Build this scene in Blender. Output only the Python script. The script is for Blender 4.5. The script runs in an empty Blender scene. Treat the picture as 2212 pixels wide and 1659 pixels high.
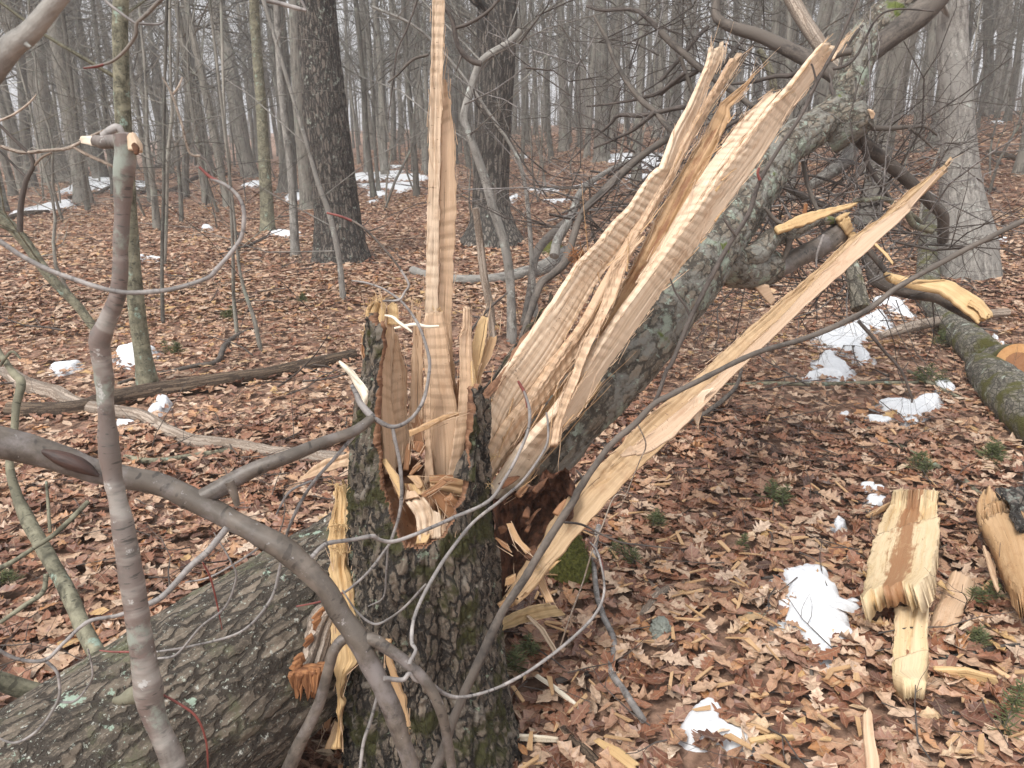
import bpy, math, random
import numpy as np
from mathutils import Vector

scene = bpy.context.scene
COL = scene.collection
# ------------------------------------------------------------------ camera, sky, sun, exposure
CAM_Z = 1.65
PITCH = math.radians(17.6)
FPX, CX, CY = 1670.0, 1106.0, 829.5          # focal length and centre for a 2212 x 1659 picture
cam_d = bpy.data.cameras.new("camera")
cam_d.sensor_width = 36.0
cam_d.lens = 36.0 * FPX / 2212.0
cam_d.clip_start = 0.05
cam_d.clip_end = 600
cam_d.dof.use_dof = True
cam_d.dof.focus_distance = 2.05
cam_d.dof.aperture_fstop = 13.0
cam = bpy.data.objects.new("camera", cam_d)
COL.objects.link(cam)
cam.location = (0, 0, CAM_Z)
cam.rotation_euler = (math.pi / 2 - PITCH, 0, 0)
scene.camera = cam

SUN_EL, SUN_AZ = math.radians(52), math.radians(215)   # azimuth from +Y clockwise: behind the left shoulder
world = bpy.data.worlds.new("World")
scene.world = world
world.use_nodes = True
wn, wl = world.node_tree.nodes, world.node_tree.links
wn.clear()
sky = wn.new("ShaderNodeTexSky")
sky.sky_type = 'NISHITA'
sky.sun_disc = False
sky.sun_elevation = SUN_EL
sky.sun_rotation = SUN_AZ
sky.air_density = 1.0
sky.dust_density = 6.0
sky.ozone_density = 1.0
hs = wn.new("ShaderNodeHueSaturation")
hs.inputs['Saturation'].default_value = 0.15
bg = wn.new("ShaderNodeBackground")
bg.inputs['Strength'].default_value = 0.15
wo = wn.new("ShaderNodeOutputWorld")
wl.new(sky.outputs[0], hs.inputs['Color'])
deck = wn.new("ShaderNodeMix")                  # an even overcast layer veils the sky
deck.data_type = 'RGBA'
deck.inputs[0].default_value = 0.55
deck.inputs[7].default_value = (5.2, 5.3, 5.5, 1)
wl.new(hs.outputs[0], deck.inputs[6])
wl.new(deck.outputs[2], bg.inputs['Color'])
wl.new(bg.outputs[0], wo.inputs['Surface'])
sun_d = bpy.data.lights.new("sun", 'SUN')
sun_d.energy = 1.5
sun_d.angle = math.radians(14)
sun_d.color = (1.0, 0.96, 0.9)
sun = bpy.data.objects.new("sun", sun_d)
COL.objects.link(sun)
sun.location = (-3, -4, 12)
sdir = Vector((math.sin(SUN_AZ) * math.cos(SUN_EL), math.cos(SUN_AZ) * math.cos(SUN_EL), math.sin(SUN_EL)))
sun.rotation_euler = (-sdir).to_track_quat('-Z', 'Y').to_euler()
vs = scene.view_settings
vs.view_transform = 'Standard'
vs.look = 'None'
vs.exposure = 0.72
vs.gamma = 1.0
vs.use_curve_mapping = False
scene.cycles.max_bounces = 6
scene.cycles.diffuse_bounces = 3
scene.cycles.volume_bounces = 1
scene.cycles.transparent_max_bounces = 4
scene.cycles.use_denoising = True

# ------------------------------------------------------------------ helpers
rng = np.random.default_rng(7)
_R = np.random.default_rng(11).random((64, 64, 64)).astype(np.float32) * 2 - 1


def vnoise(p):
    p = np.asarray(p, dtype=np.float64)
    i = np.floor(p).astype(np.int64)
    f = p - i
    f = f * f * (3 - 2 * f)
    i0 = i & 63
    i1 = (i + 1) & 63
    x0, y0, z0 = i0[:, 0], i0[:, 1], i0[:, 2]
    x1, y1, z1 = i1[:, 0], i1[:, 1], i1[:, 2]
    fx, fy, fz = f[:, 0], f[:, 1], f[:, 2]
    c00 = _R[x0, y0, z0] * (1 - fx) + _R[x1, y0, z0] * fx
    c10 = _R[x0, y1, z0] * (1 - fx) + _R[x1, y1, z0] * fx
    c01 = _R[x0, y0, z1] * (1 - fx) + _R[x1, y0, z1] * fx
    c11 = _R[x0, y1, z1] * (1 - fx) + _R[x1, y1, z1] * fx
    return (c00 * (1 - fy) + c10 * fy) * (1 - fz) + (c01 * (1 - fy) + c11 * fy) * fz


def fbm(p, oct=4):
    p = np.asarray(p, dtype=np.float64)
    a, s, out = 1.0, 0.0, 0
    for k in range(oct):
        out = out + a * vnoise(p * 2 ** k + 17.3 * k)
        s += a
        a *= 0.5
    return out / s


def noise1(x, seed=0.0):
    x = np.asarray(x, dtype=np.float64)
    return vnoise(np.stack([x, np.full_like(x, seed * 1.37 + .5), np.full_like(x, seed * 2.11 + .25)], 1))


def ground_h(x, y):
    x = np.asarray(x, dtype=np.float64)
    y = np.asarray(y, dtype=np.float64)
    a = 0.9 * x + 0.5 * (y - 8) - 4
    sp = np.logaddexp(0, a / 2.0) * 2.0 * 0.12
    h = 3.4 * np.tanh(sp / 3.4)
    p = np.stack([x * .45, y * .45, np.zeros_like(x)], -1).reshape(-1, 3)
    n = fbm(p, 3).reshape(x.shape)
    far = np.clip((y - 3) / 10, 0, 1)
    dip = .09 * np.exp(-((x + .2) ** 2 + (y - 1.75) ** 2) / .35)
    return h + n * (0.015 + 0.09 * far) - dip


_u = np.array([0, math.sin(PITCH), math.cos(PITCH)])
_f = np.array([0, math.cos(PITCH), -math.sin(PITCH)])
CAMP = np.array([0, 0, CAM_Z])


def ray(px, py):
    return _f + np.array([1.0, 0, 0]) * ((px - CX) / FPX) - _u * ((py - CY) / FPX)


def at(px, py, Y):
    d = ray(px, py)
    return CAMP + d * (Y / d[1])


def depth_at(px, py, Y):
    return Y / ray(px, py)[1]


def onground(px, py, lift=0.0):
    d = ray(px, py)
    t, lo = 0.5, 0.5
    while t < 120:
        p = CAMP + d * t
        if p[2] < float(ground_h(p[0], p[1])) + lift:
            hi = t
            for _ in range(24):
                m = .5 * (lo + hi)
                p = CAMP + d * m
                if p[2] < float(ground_h(p[0], p[1])) + lift:
                    hi = m
                else:
                    lo = m
            return CAMP + d * hi
        lo = t
        t *= 1.03
    return CAMP + d * 60


SC1, SC2 = 0.347222, 0.198411
TILES = {'a': (0, 0, SC1), 'b': (713.2, 0, SC1), 'c': (1443.9, 0, SC1), 'd': (0, 548.6, SC1), 'e': (713.2, 548.6, SC1),
         'f': (1443.9, 548.6, SC1), 'g': (0, 1082.9, SC1), 'h': (603.5, 1082.9, SC1), 'i': (1443.9, 1082.9, SC1),
         'j': (713.2, 614.4, SC2), 'k': (713.2, 905.2, SC2), 'l': (1014.9, 493.7, SC2), 'm': (1014.9, 768.0, SC2),
         'n': (1426.4, 54.9, SC2), 'o': (603.5, 1289.2, SC2), 'p': (1014.9, 1069.8, SC2), 'q': (1773.1, 493.7, SC2)}


def T(s):
    """'a 10,20 30,40 b 5,6' -> list of picture points"""
    out, k = [], None
    for w in s.split():
        if w in TILES:
            k = TILES[w]
        elif w == 'D':
            k = (0, 0, 1.0)
        else:
            x, y = w.split(',')
            out.append((k[0] + float(x) * k[2], k[1] + float(y) * k[2]))
    return out


class MB:
    """collects vertices / faces of one mesh with a 'bk' grain coordinate, tints and material slots"""

    def __init__(self):
        self.v, self.q, self.t, self.bk, self.hw, self.rp = [], [], [], [], [], []
        self.qm, self.tm = [], []
        self.n = 0

    def add(self, v, q=None, t=None, bk=None, hw=None, rp=None, m=0):
        v = np.asarray(v, dtype=np.float64).reshape(-1, 3)
        self.v.append(v)
        if q is not None and len(q):
            q = np.asarray(q, dtype=np.int64).reshape(-1, 4)
            self.q.append(q + self.n)
            self.qm.append(np.full(len(q), m))
        if t is not None and len(t):
            t = np.asarray(t, dtype=np.int64).reshape(-1, 3)
            self.t.append(t + self.n)
            self.tm.append(np.full(len(t), m))
        self.bk.append(v if bk is None else np.asarray(bk).reshape(-1, 3))
        self.hw.append(np.zeros(len(v)) if hw is None else np.asarray(hw).ravel())
        self.rp.append(np.zeros(len(v)) if rp is None else np.asarray(rp).ravel())
        self.n += len(v)

    def mesh(self, name, mats, origin=(0, 0, 0), smooth=True):
        v = np.concatenate(self.v) - np.asarray(origin)
        q = np.concatenate(self.q) if self.q else np.zeros((0, 4), int)
        t = np.concatenate(self.t) if self.t else np.zeros((0, 3), int)
        me = bpy.data.meshes.new(name)
        me.vertices.add(len(v))
        me.vertices.foreach_set('co', v.astype(np.float32).ravel())
        nl = len(q) * 4 + len(t) * 3
        me.loops.add(nl)
        me.loops.foreach_set('vertex_index', np.concatenate([q.ravel(), t.ravel()]).astype(np.int32))
        me.polygons.add(len(q) + len(t))
        st = np.concatenate([np.arange(len(q)) * 4, len(q) * 4 + np.arange(len(t)) * 3]).astype(np.int32)
        me.polygons.foreach_set('loop_start', st)
        mi = np.concatenate([np.concatenate(self.qm) if self.qm else np.zeros(0), np.concatenate(self.tm) if self.tm else np.zeros(0)])
        for m in (mats if isinstance(mats, (list, tuple)) else [mats]):
            me.materials.append(m)
        me.polygons.foreach_set('material_index', mi.astype(np.int32))
        me.polygons.foreach_set('use_smooth', np.full(len(q) + len(t), smooth))
        a = me.attributes.new('bk', 'FLOAT_VECTOR', 'POINT')
        a.data.foreach_set('vector', np.concatenate(self.bk).astype(np.float32).ravel())
        for nm, arr in (('hw', self.hw), ('rp', self.rp)):
            c = np.concatenate(arr)
            if np.any(c):
                a = me.attributes.new(nm, 'FLOAT', 'POINT')
                a.data.foreach_set('value', c.astype(np.float32))
        me.update(calc_edges=True)
        me.validate()
        return me

    def build(self, name, mats, parent=None, smooth=True, origin=None):
        root = parent
        while root is not None and root.parent is not None:
            root = root.parent
        if root is not None:
            org = np.array(root.location)
            q = parent
            while q is not root:       # every part sits at its thing's base
                q = q.parent
        else:
            org = np.zeros(3) if origin is None else np.asarray(origin)
        me = self.mesh(name, mats, org, smooth)
        o = bpy.data.objects.new(name, me)
        COL.objects.link(o)
        if parent is not None:
            o.parent = parent
        else:
            o.location = org
        return o


def tag(o, label=None, cat=None, group=None, kind=None):
    if label:
        o['label'] = label
    if cat:
        o['category'] = cat
    if group:
        o['group'] = group
    if kind:
        o['kind'] = kind
    return o


def thing(name, loc, label, cat, group=None):
    o = bpy.data.objects.new(name, None)
    COL.objects.link(o)
    o.location = loc
    o.empty_display_size = .1
    return tag(o, label, cat, group)


def copy_thing(src, loc=None, rz=0.0, scale=1.0, label=None):
    c = src.copy()
    COL.objects.link(c)
    for ch in src.children:
        d = ch.copy()
        COL.objects.link(d)
        d.parent = c
    if loc is not None:
        c.location = loc
    c.rotation_euler = (0, 0, rz)
    c.scale = (scale, scale, scale)
    if label:
        c['label'] = label
    return c


def catmull(P, n):
    P = np.asarray(P, dtype=np.float64)
    if len(P) == 2:
        t = np.linspace(0, 1, n)[:, None]
        return P[0] * (1 - t) + P[1] * t
    Q = np.vstack([2 * P[0] - P[1], P, 2 * P[-1] - P[-2]])
    seg = np.linalg.norm(np.diff(P[:, :3], axis=0), axis=1)
    s = np.concatenate([[0], np.cumsum(seg)])
    u = np.linspace(0, s[-1], n)
    k = np.clip(np.searchsorted(s, u, side='right') - 1, 0, len(P) - 2)
    f = ((u - s[k]) / np.maximum(seg[k], 1e-9))[:, None]
    p0, p1, p2, p3 = Q[k], Q[k + 1], Q[k + 2], Q[k + 3]
    return .5 * ((2 * p1) + (-p0 + p2) * f + (2 * p0 - 5 * p1 + 4 * p2 - p3) * f ** 2 + (-p0 + 3 * p1 - 3 * p2 + p3) * f ** 3)


def tube(mb, P, R, sides=8, seg=None, n=None, relief=None, cap=True, m=0, wig=0.0, smooth=True, capm=None, seed=0.0):
    """round limb through the points P with radii R"""
    P = np.asarray(P, dtype=np.float64)
    R = np.asarray(R, dtype=np.float64)
    L = np.linalg.norm(np.diff(P, axis=0), axis=1).sum()
    if n is None:
        n = max(len(P), int(L / seg) + 2) if seg else len(P)
    if smooth and len(P) > 2 and n > len(P):
        C = catmull(np.column_stack([P, R]), n)
        P, R = C[:, :3], np.maximum(C[:, 3], R.min() * .5)
    elif n > len(P):
        t0 = np.linspace(0, 1, len(P))
        t1 = np.linspace(0, 1, n)
        P = np.column_stack([np.interp(t1, t0, P[:, k]) for k in range(3)])
        R = np.interp(t1, t0, R)
    n = len(P)
    if wig:
        ln = np.arange(n) * (L / max(n - 1, 1))
        for k in range(3):
            P = P.copy()
            P[:, k] += wig * noise1(ln / (wig * 12 + .03), seed + k * 3.1)
    D = np.gradient(P, axis=0)
    D /= np.maximum(np.linalg.norm(D, axis=1), 1e-9)[:, None]
    ref = np.array([0, 1.0, 0]) if abs(D[0, 1]) < .9 else np.array([0, 0, 1.0])
    U = np.zeros_like(P)
    u = ref - D[0] * (ref @ D[0])
    u /= np.linalg.norm(u)
    for k in range(n):
        u = u - D[k] * (u @ D[k])
        u = u / max(np.linalg.norm(u), 1e-9)
        U[k] = u
    W = np.cross(D, U)
    s = np.concatenate([[0], np.cumsum(np.linalg.norm(np.diff(P, axis=0), axis=1))])
    th = np.linspace(0, 2 * np.pi, sides, endpoint=False)
    c, sn = np.cos(th), np.sin(th)
    bk = np.stack([np.outer(R, c), np.outer(R, sn), np.repeat(s[:, None], sides, 1)], -1).reshape(-1, 3)
    bk = bk + np.array([seed * 1.7, seed * .9, seed * 3.3])
    RR = np.repeat(R[:, None], sides, 1)
    if relief is not None:
        RR = RR + relief(bk).reshape(n, sides)
    V = P[:, None, :] + RR[..., None] * (c[None, :, None] * U[:, None, :] + sn[None, :, None] * W[:, None, :])
    V = V.reshape(-1, 3)
    i = np.arange(n - 1)[:, None] * sides
    j = np.arange(sides)[None, :]
    j2 = (j + 1) % sides
    q = np.stack([i + j, i + j2, i + sides + j2, i + sides + j], -1).reshape(-1, 4)
    mb.add(V, q=q, bk=bk, m=m)
    if cap:
        for e, (row, dd) in enumerate(((0, -1), (n - 1, 1))):
            ring = V[row * sides:(row + 1) * sides]
            cen = P[row] + D[row] * dd * R[row] * .25
            vv = np.vstack([ring, cen])
            jj = np.arange(sides)
            j2_ = (jj + 1) % sides
            tri = np.stack([jj, j2_, np.full(sides, sides)], 1) if dd > 0 else np.stack([j2_, jj, np.full(sides, sides)], 1)
            bb = np.vstack([bk[row * sides:(row + 1) * sides], bk[row * sides:(row + 1) * sides].mean(0)])
            mb.add(vv, t=tri, bk=bb, m=m if capm is None else capm)
    return P, D


def px_path(pts, Y, w):
    """picture points + distance(s) + width(s) in picture pixels -> world points and radii"""
    n = len(pts)
    s = np.concatenate([[0], np.cumsum([math.dist(pts[k], pts[k + 1]) for k in range(n - 1)])])
    s = s / s[-1]
    Ya = np.interp(s, np.linspace(0, 1, len(Y)), Y) if isinstance(Y, (list, tuple)) else np.full(n, Y)
    if isinstance(w, (list, tuple)) and len(w) == n:
        wa = np.array(w, float)
    elif isinstance(w, (list, tuple)):
        wa = np.interp(s, np.linspace(0, 1, len(w)), w)
    else:
        wa = np.full(n, float(w))
    P = np.array([at(p[0], p[1], y) for p, y in zip(pts, Ya)])
    R = np.array([ww / 2 / FPX * depth_at(p[0], p[1], y) for p, y, ww in zip(pts, Ya, wa)])
    return P, R


def ground_path(pts, w, lift=.5):
    P, R = [], []
    n = len(pts)
    wa = np.interp(np.linspace(0, 1, n), np.linspace(0, 1, len(w)), w) if isinstance(w, (list, tuple)) else np.full(n, float(w))
    for p, ww in zip(pts, wa):
        g = onground(*p)
        r = ww / 2 / FPX * depth_at(p[0], p[1], g[1])
        P.append(g + np.array([0, 0, r * lift]))
        R.append(r)
    return np.array(P), np.array(R)


# ------------------------------------------------------------------ materials
def newmat(name):
    m = bpy.data.materials.new(name)
    m.use_nodes = True
    nt = m.node_tree
    nt.nodes.clear()
    out = nt.nodes.new("ShaderNodeOutputMaterial")
    b = nt.nodes.new("ShaderNodeBsdfPrincipled")
    nt.links.new(b.outputs[0], out.inputs['Surface'])
    return m, nt, b


def N(nt, typ, **kw):
    n = nt.nodes.new(typ)
    for k, v in kw.items():
        if k.startswith('i_'):
            n.inputs[k[2:].replace('_', ' ')].default_value = v
        else:
            setattr(n, k, v)
    return n


def attr(nt, name):
    return N(nt, "ShaderNodeAttribute", attribute_name=name)


def mapped(nt, vec, scale):
    mp = N(nt, "ShaderNodeMapping")
    mp.inputs['Scale'].default_value = scale
    nt.links.new(vec, mp.inputs['Vector'])
    return mp.outputs[0]


def noise(nt, vec, scale, detail=4, rough=.55, dist=0.0):
    n = N(nt, "ShaderNodeTexNoise", i_Scale=scale, i_Detail=detail, i_Roughness=rough, i_Distortion=dist)
    nt.links.new(vec, n.inputs['Vector'])
    return n.outputs['Fac']


def ramp(nt, fac, stops):
    r = N(nt, "ShaderNodeValToRGB")
    e = r.color_ramp.elements
    while len(e) < len(stops):
        e.new(.5)
    for el, (p, c) in zip(e, stops):
        el.position = p
        el.color = (*c, 1) if len(c) == 3 else c
    nt.links.new(fac, r.inputs[0])
    return r.outputs[0]


def mix(nt, fac, a, b, mode='MIX'):
    m = N(nt, "ShaderNodeMix", data_type='RGBA', blend_type=mode)
    for sock, v in ((0, fac), (6, a), (7, b)):
        if hasattr(v, 'is_output'):
            nt.links.new(v, m.inputs[sock])
        elif sock == 0:
            m.inputs[0].default_value = v
        else:
            m.inputs[sock].default_value = (*v, 1)
    return m.outputs[2]


def mth(nt, op, a, b=None, clamp=False):
    m = N(nt, "ShaderNodeMath", operation=op, use_clamp=clamp)
    for k, v in enumerate((a, b)):
        if v is None:
            continue
        if hasattr(v, 'is_output'):
            nt.links.new(v, m.inputs[k])
        else:
            m.inputs[k].default_value = v
    return m.outputs[0]


def sstep(nt, v, lo, hi):
    m = N(nt, "ShaderNodeMapRange", interpolation_type='SMOOTHSTEP')
    nt.links.new(v, m.inputs['Value'])
    m.inputs['From Min'].default_value = lo
    m.inputs['From Max'].default_value = hi
    return m.outputs['Result']


def bump(nt, b, h, strength, dist):
    n = N(nt, "ShaderNodeBump")
    n.inputs['Strength'].default_value = strength
    n.inputs['Distance'].default_value = dist
    nt.links.new(h, n.inputs['Height'])
    nt.links.new(n.outputs[0], b.inputs['Normal'])


def mat_bark(name, dark, light, f=28, stretch=.22, lichen=(), moss=None, bmp=.006, rough=.85, rings=None, red=None, vary=0.0, crack=None):
    """bark running along the limb; lichen = [(colour, noise scale, low, high)], moss = (colour, scale, low, high)"""
    m, nt, b = newmat(name)
    v = attr(nt, 'bk').outputs['Vector']
    vs_ = mapped(nt, v, (f, f, f * stretch))
    n1 = noise(nt, vs_, 1.0, 6, .62, .4)
    n2 = noise(nt, v, f * 3.0, 3, .6)
    n3 = noise(nt, v, 5.0, 2, .5)
    h = mth(nt, 'ADD', mth(nt, 'MULTIPLY', n1, .75), mth(nt, 'MULTIPLY', n2, .25))
    col = ramp(nt, h, [(.40, dark), (.60, light)])
    col = mix(nt, sstep(nt, n3, .42, .68), col, tuple(.72 * x for x in light))
    if vary:
        oi = N(nt, "ShaderNodeObjectInfo")
        hsv = N(nt, "ShaderNodeHueSaturation")
        nt.links.new(mth(nt, 'ADD', mth(nt, 'MULTIPLY', oi.outputs['Random'], 2 * vary), 1 - vary), hsv.inputs['Value'])
        nt.links.new(col, hsv.inputs['Color'])
        col = hsv.outputs[0]
    if red:
        n4 = noise(nt, mapped(nt, v, (9, 9, 2)), 1.0, 2)
        col = mix(nt, mth(nt, 'MULTIPLY', sstep(nt, n4, .42, .66), .7), col, red)
    if rings:
        n5 = noise(nt, mapped(nt, v, (38, 38, rings * 2.2)), 1.0, 2, .5)
        col = mix(nt, mth(nt, 'MULTIPLY', sstep(nt, n5, .60, .66), .85), col, tuple(.22 * x for x in light))
        n7 = noise(nt, mapped(nt, v, (30, 30, rings * .7)), 1.0, 5, .7)
        col = mix(nt, mth(nt, 'MULTIPLY', sstep(nt, n7, .50, .62), .5), col, tuple(.5 * x for x in light))
        n6 = noise(nt, mapped(nt, v, (10, 10, rings * .35)), 1.0, 3, .6)
        col = mix(nt, mth(nt, 'MULTIPLY', sstep(nt, n6, .48, .70), .55), col, tuple(min(1, 1.6 * x) for x in light))
    if crack:
        cs, cst, cw = crack
        wob = N(nt, "ShaderNodeVectorMath", operation='MULTIPLY_ADD')
        nc = N(nt, "ShaderNodeTexNoise", i_Scale=cs * 1.1, i_Detail=4.0, i_Roughness=.6)
        nt.links.new(v, nc.inputs['Vector'])
        nt.links.new(nc.outputs['Color'], wob.inputs[0])
        wob.inputs[1].default_value = (.9 / cs, .9 / cs, .9 / cs)
        nt.links.new(v, wob.inputs[2])
        cv = mapped(nt, wob.outputs[0], (cs, cs, cs * cst))
        vo = N(nt, "ShaderNodeTexVoronoi", feature='DISTANCE_TO_EDGE')
        vo.inputs['Scale'].default_value = 1.0
        nt.links.new(cv, vo.inputs['Vector'])
        vp = N(nt, "ShaderNodeTexVoronoi", feature='F1')
        vp.inputs['Scale'].default_value = 1.0
        nt.links.new(cv, vp.inputs['Vector'])
        sp_ = N(nt, "ShaderNodeSeparateColor")
        nt.links.new(vp.outputs['Color'], sp_.inputs[0])
        tone = N(nt, "ShaderNodeHueSaturation")
        nt.links.new(mth(nt, 'ADD', mth(nt, 'MULTIPLY', sp_.outputs[0], .9), .55), tone.inputs['Value'])
        nt.links.new(col, tone.inputs['Color'])
        col = tone.outputs[0]
        grit = noise(nt, mapped(nt, v, (cs * 7, cs * 7, cs * 3)), 1.0, 3, .7)
        col = mix(nt, mth(nt, 'MULTIPLY', sstep(nt, grit, .50, .66), .6), col, tuple(min(1, 1.5 * x) for x in light))
        plate = sstep(nt, vo.outputs['Distance'], cw * .25, cw)
        col = mix(nt, mth(nt, 'SUBTRACT', 1.0, plate), col, tuple(1.2 * x for x in dark))
        h = mth(nt, 'ADD', mth(nt, 'MULTIPLY', h, .5), mth(nt, 'ADD', mth(nt, 'MULTIPLY', plate, .6), mth(nt, 'MULTIPLY', grit, .35)))
    for (lc, ls, lo, hi) in lichen:
        ln = noise(nt, v, ls, 9, .70)
        col = mix(nt, sstep(nt, ln, lo, hi), col, lc)
    if moss:
        mc, ms, lo, hi = moss
        mn = noise(nt, v, ms, 4, .65)
        g = noise(nt, v, 160, 2)
        mcol = mix(nt, g, tuple(.5 * x for x in mc), tuple(1.5 * x for x in mc))
        col = mix(nt, sstep(nt, mn, lo, hi), col, mcol)
    nt.links.new(col, b.inputs['Base Color'])
    b.inputs['Roughness'].default_value = rough
    bump(nt, b, h, .8, bmp)
    return m


def mat_wood(name, pale, tan, heart=(.26, .115, .05), rip=.22, stain=.5):
    m, nt, b = newmat(name)
    v = attr(nt, 'bk').outputs['Vector']
    hw = attr(nt, 'hw').outputs['Fac']
    rp = attr(nt, 'rp').outputs['Fac']
    fib = noise(nt, mapped(nt, v, (320, 320, 5)), 1.0, 4, .6)
    fib2 = noise(nt, mapped(nt, v, (60, 60, 2.0)), 1.0, 3, .6, .3)
    big = noise(nt, mapped(nt, v, (9, 9, 3)), 1.0, 3, .6)
    col = mix(nt, sstep(nt, big, .5 - .25 * stain, .5 + .35), pale, tan)
    col = mix(nt, mth(nt, 'MULTIPLY', sstep(nt, fib2, .42, .68), .55), col, tan)
    hz = noise(nt, mapped(nt, v, (24, 24, 10)), 1.0, 5, .65)
    hn = mth(nt, 'ADD', mth(nt, 'ADD', hw, mth(nt, 'MULTIPLY', mth(nt, 'SUBTRACT', hz, .5), 1.5)), mth(nt, 'MULTIPLY', mth(nt, 'SUBTRACT', fib2, .5), 1.1))
    col = mix(nt, sstep(nt, hn, .35, .7), col, heart)
    col = mix(nt, mth(nt, 'MULTIPLY', sstep(nt, fib, .35, .75), .35), col, tuple(.6 * x for x in tan))
    col = mix(nt, mth(nt, 'MULTIPLY', sstep(nt, rp, -.2, .9), rip), col, tuple(.62 * x for x in tan))
    st_ = noise(nt, mapped(nt, v, (16, 16, 9)), 1.0, 5, .65)
    col = mix(nt, mth(nt, 'MULTIPLY', sstep(nt, st_, .54, .68), .55), col, tuple(.55 * a + .45 * b_ for a, b_ in zip(tan, heart)))
    dash = noise(nt, mapped(nt, v, (70, 70, 260)), 1.0, 2, .5)
    col = mix(nt, mth(nt, 'MULTIPLY', mth(nt, 'MULTIPLY', sstep(nt, dash, .66, .72), sstep(nt, big, .45, .6)), .7), col, tuple(.35 * x for x in heart))
    slit = noise(nt, mapped(nt, v, (150, 150, 1.6)), 1.0, 2, .5)
    sl = sstep(nt, slit, .69, .74)
    col = mix(nt, mth(nt, 'MULTIPLY', sl, .8), col, tuple(.28 * x for x in tan))
    nt.links.new(col, b.inputs['Base Color'])
    b.inputs['Roughness'].default_value = .62
    hh = mth(nt, 'SUBTRACT', mth(nt, 'ADD', mth(nt, 'MULTIPLY', fib, .6), fib2), mth(nt, 'MULTIPLY', sl, 1.2))
    bump(nt, b, hh, .6, .0022)
    return m


def mat_plain(name, c1, c2, scale=20, rough=.8, bmp=.003, stretch=(1, 1, 1), sub=0.0):
    m, nt, b = newmat(name)
    v = attr(nt, 'bk').outputs['Vector']
    n1 = noise(nt, mapped(nt, v, stretch), scale, 6, .6)
    nt.links.new(ramp(nt, n1, [(.3, c1), (.7, c2)]), b.inputs['Base Color'])
    b.inputs['Roughness'].default_value = rough
    if sub:
        b.inputs['Subsurface Weight'].default_value = sub
        b.inputs['Subsurface Radius'].default_value = (.02, .02, .02)
    if bmp:
        bump(nt, b, n1, .7, bmp)
    return m


def mat_leaf(name, use_attr):
    m, nt, b = newmat(name)
    if use_attr:
        r = attr(nt, 'rnd').outputs['Fac']
    else:
        r = N(nt, "ShaderNodeObjectInfo").outputs['Random']
    g = N(nt, "ShaderNodeNewGeometry").outputs['Position']
    v = attr(nt, 'bk').outputs['Vector']
    col = ramp(nt, r, [(0, (.06, .025, .016)), (.14, (.15, .058, .034)), (.28, (.28, .115, .058)), (.40, (.26, .145, .105)), (.53, (.38, .21, .125)), (.66, (.47, .31, .205)),
                       (.78, (.56, .41, .30)), (.87, (.40, .18, .065)), (.95, (.64, .50, .385)), (1, (.48, .30, .13))])
    n1 = noise(nt, g, 60, 5, .65)
    col = mix(nt, mth(nt, 'MULTIPLY', sstep(nt, n1, .45, .68), .55), col, (.12, .06, .04))
    sx = N(nt, "ShaderNodeSeparateXYZ")
    nt.links.new(v, sx.inputs[0])
    ax = mth(nt, 'ABSOLUTE', sx.outputs[0])
    rib = mth(nt, 'SUBTRACT', 1.0, sstep(nt, ax, .006, .018))
    vein = sstep(nt, mth(nt, 'SINE', mth(nt, 'SUBTRACT', mth(nt, 'MULTIPLY', sx.outputs[1], 52.0), mth(nt, 'MULTIPLY', ax, 46.0))), .86, .98)
    vn = mth(nt, 'MAXIMUM', rib, mth(nt, 'MULTIPLY', vein, .55))
    col = mix(nt, mth(nt, 'MULTIPLY', vn, .38), col, (.50, .38, .25))
    bump(nt, b, mth(nt, 'ADD', vn, n1), .5, .0025)
    big = noise(nt, g, .55, 2)
    hsv = N(nt, "ShaderNodeHueSaturation")
    nt.links.new(mth(nt, 'ADD', mth(nt, 'MULTIPLY', big, .5), .75), hsv.inputs['Value'])
    nt.links.new(col, hsv.inputs['Color'])
    nt.links.new(hsv.outputs[0], b.inputs['Base Color'])
    b.inputs['Roughness'].default_value = .42
    b.inputs['Specular IOR Level'].default_value = .5
    return m


PALE = (.66, .47, .29)
M = {}
M['stump_bark'] = mat_bark('stump_bark', (.014, .011, .0085), (.165, .132, .10), f=44, stretch=.26, crack=(46, 0.3, 0.13), bmp=.012,
                           lichen=[((.19, .165, .135), 11, .58, .64), ((.23, .27, .20), 20, .61, .65)], moss=((.042, .04, .010), 8, .50, .60))
M['trunk_bark'] = mat_bark('trunk_bark', (.045, .037, .028), (.20, .165, .125), f=24, stretch=.25, crack=(34, 0.34, 0.15), bmp=.008,
                           lichen=[((.20, .19, .165), 9, .47, .58), ((.24, .27, .215), 7.5, .55, .63), ((.28, .32, .265), 34, .58, .63)], moss=((.09, .11, .02), 4.5, .60, .66))
M['log_bark'] = mat_bark('log_bark', (.035, .027, .02), (.18, .145, .11), f=26, stretch=.24, crack=(34, 0.3, 0.14), bmp=.014,
                         lichen=[((.115, .115, .065), 5, .52, .66), ((.30, .38, .30), 9, .62, .645), ((.47, .47, .42), 48, .62, .66), ((.36, .38, .32), 100, .60, .64)])
M['limb_bark'] = mat_bark('limb_bark', (.045, .038, .033), (.15, .125, .105), f=30, stretch=.3, bmp=.004)
M['dark_twig'] = mat_bark('dark_twig', (.035, .028, .025), (.12, .098, .085), f=60, stretch=.3, bmp=.002)
M['grey_twig'] = mat_bark('grey_twig', (.10, .09, .085), (.30, .275, .26), f=60, stretch=.3, bmp=.0012, rings=60, rough=.6)
M['red_twig'] = mat_bark('red_twig', (.13, .03, .025), (.26, .07, .055), f=60, stretch=.3, bmp=.001, rough=.5)
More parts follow.
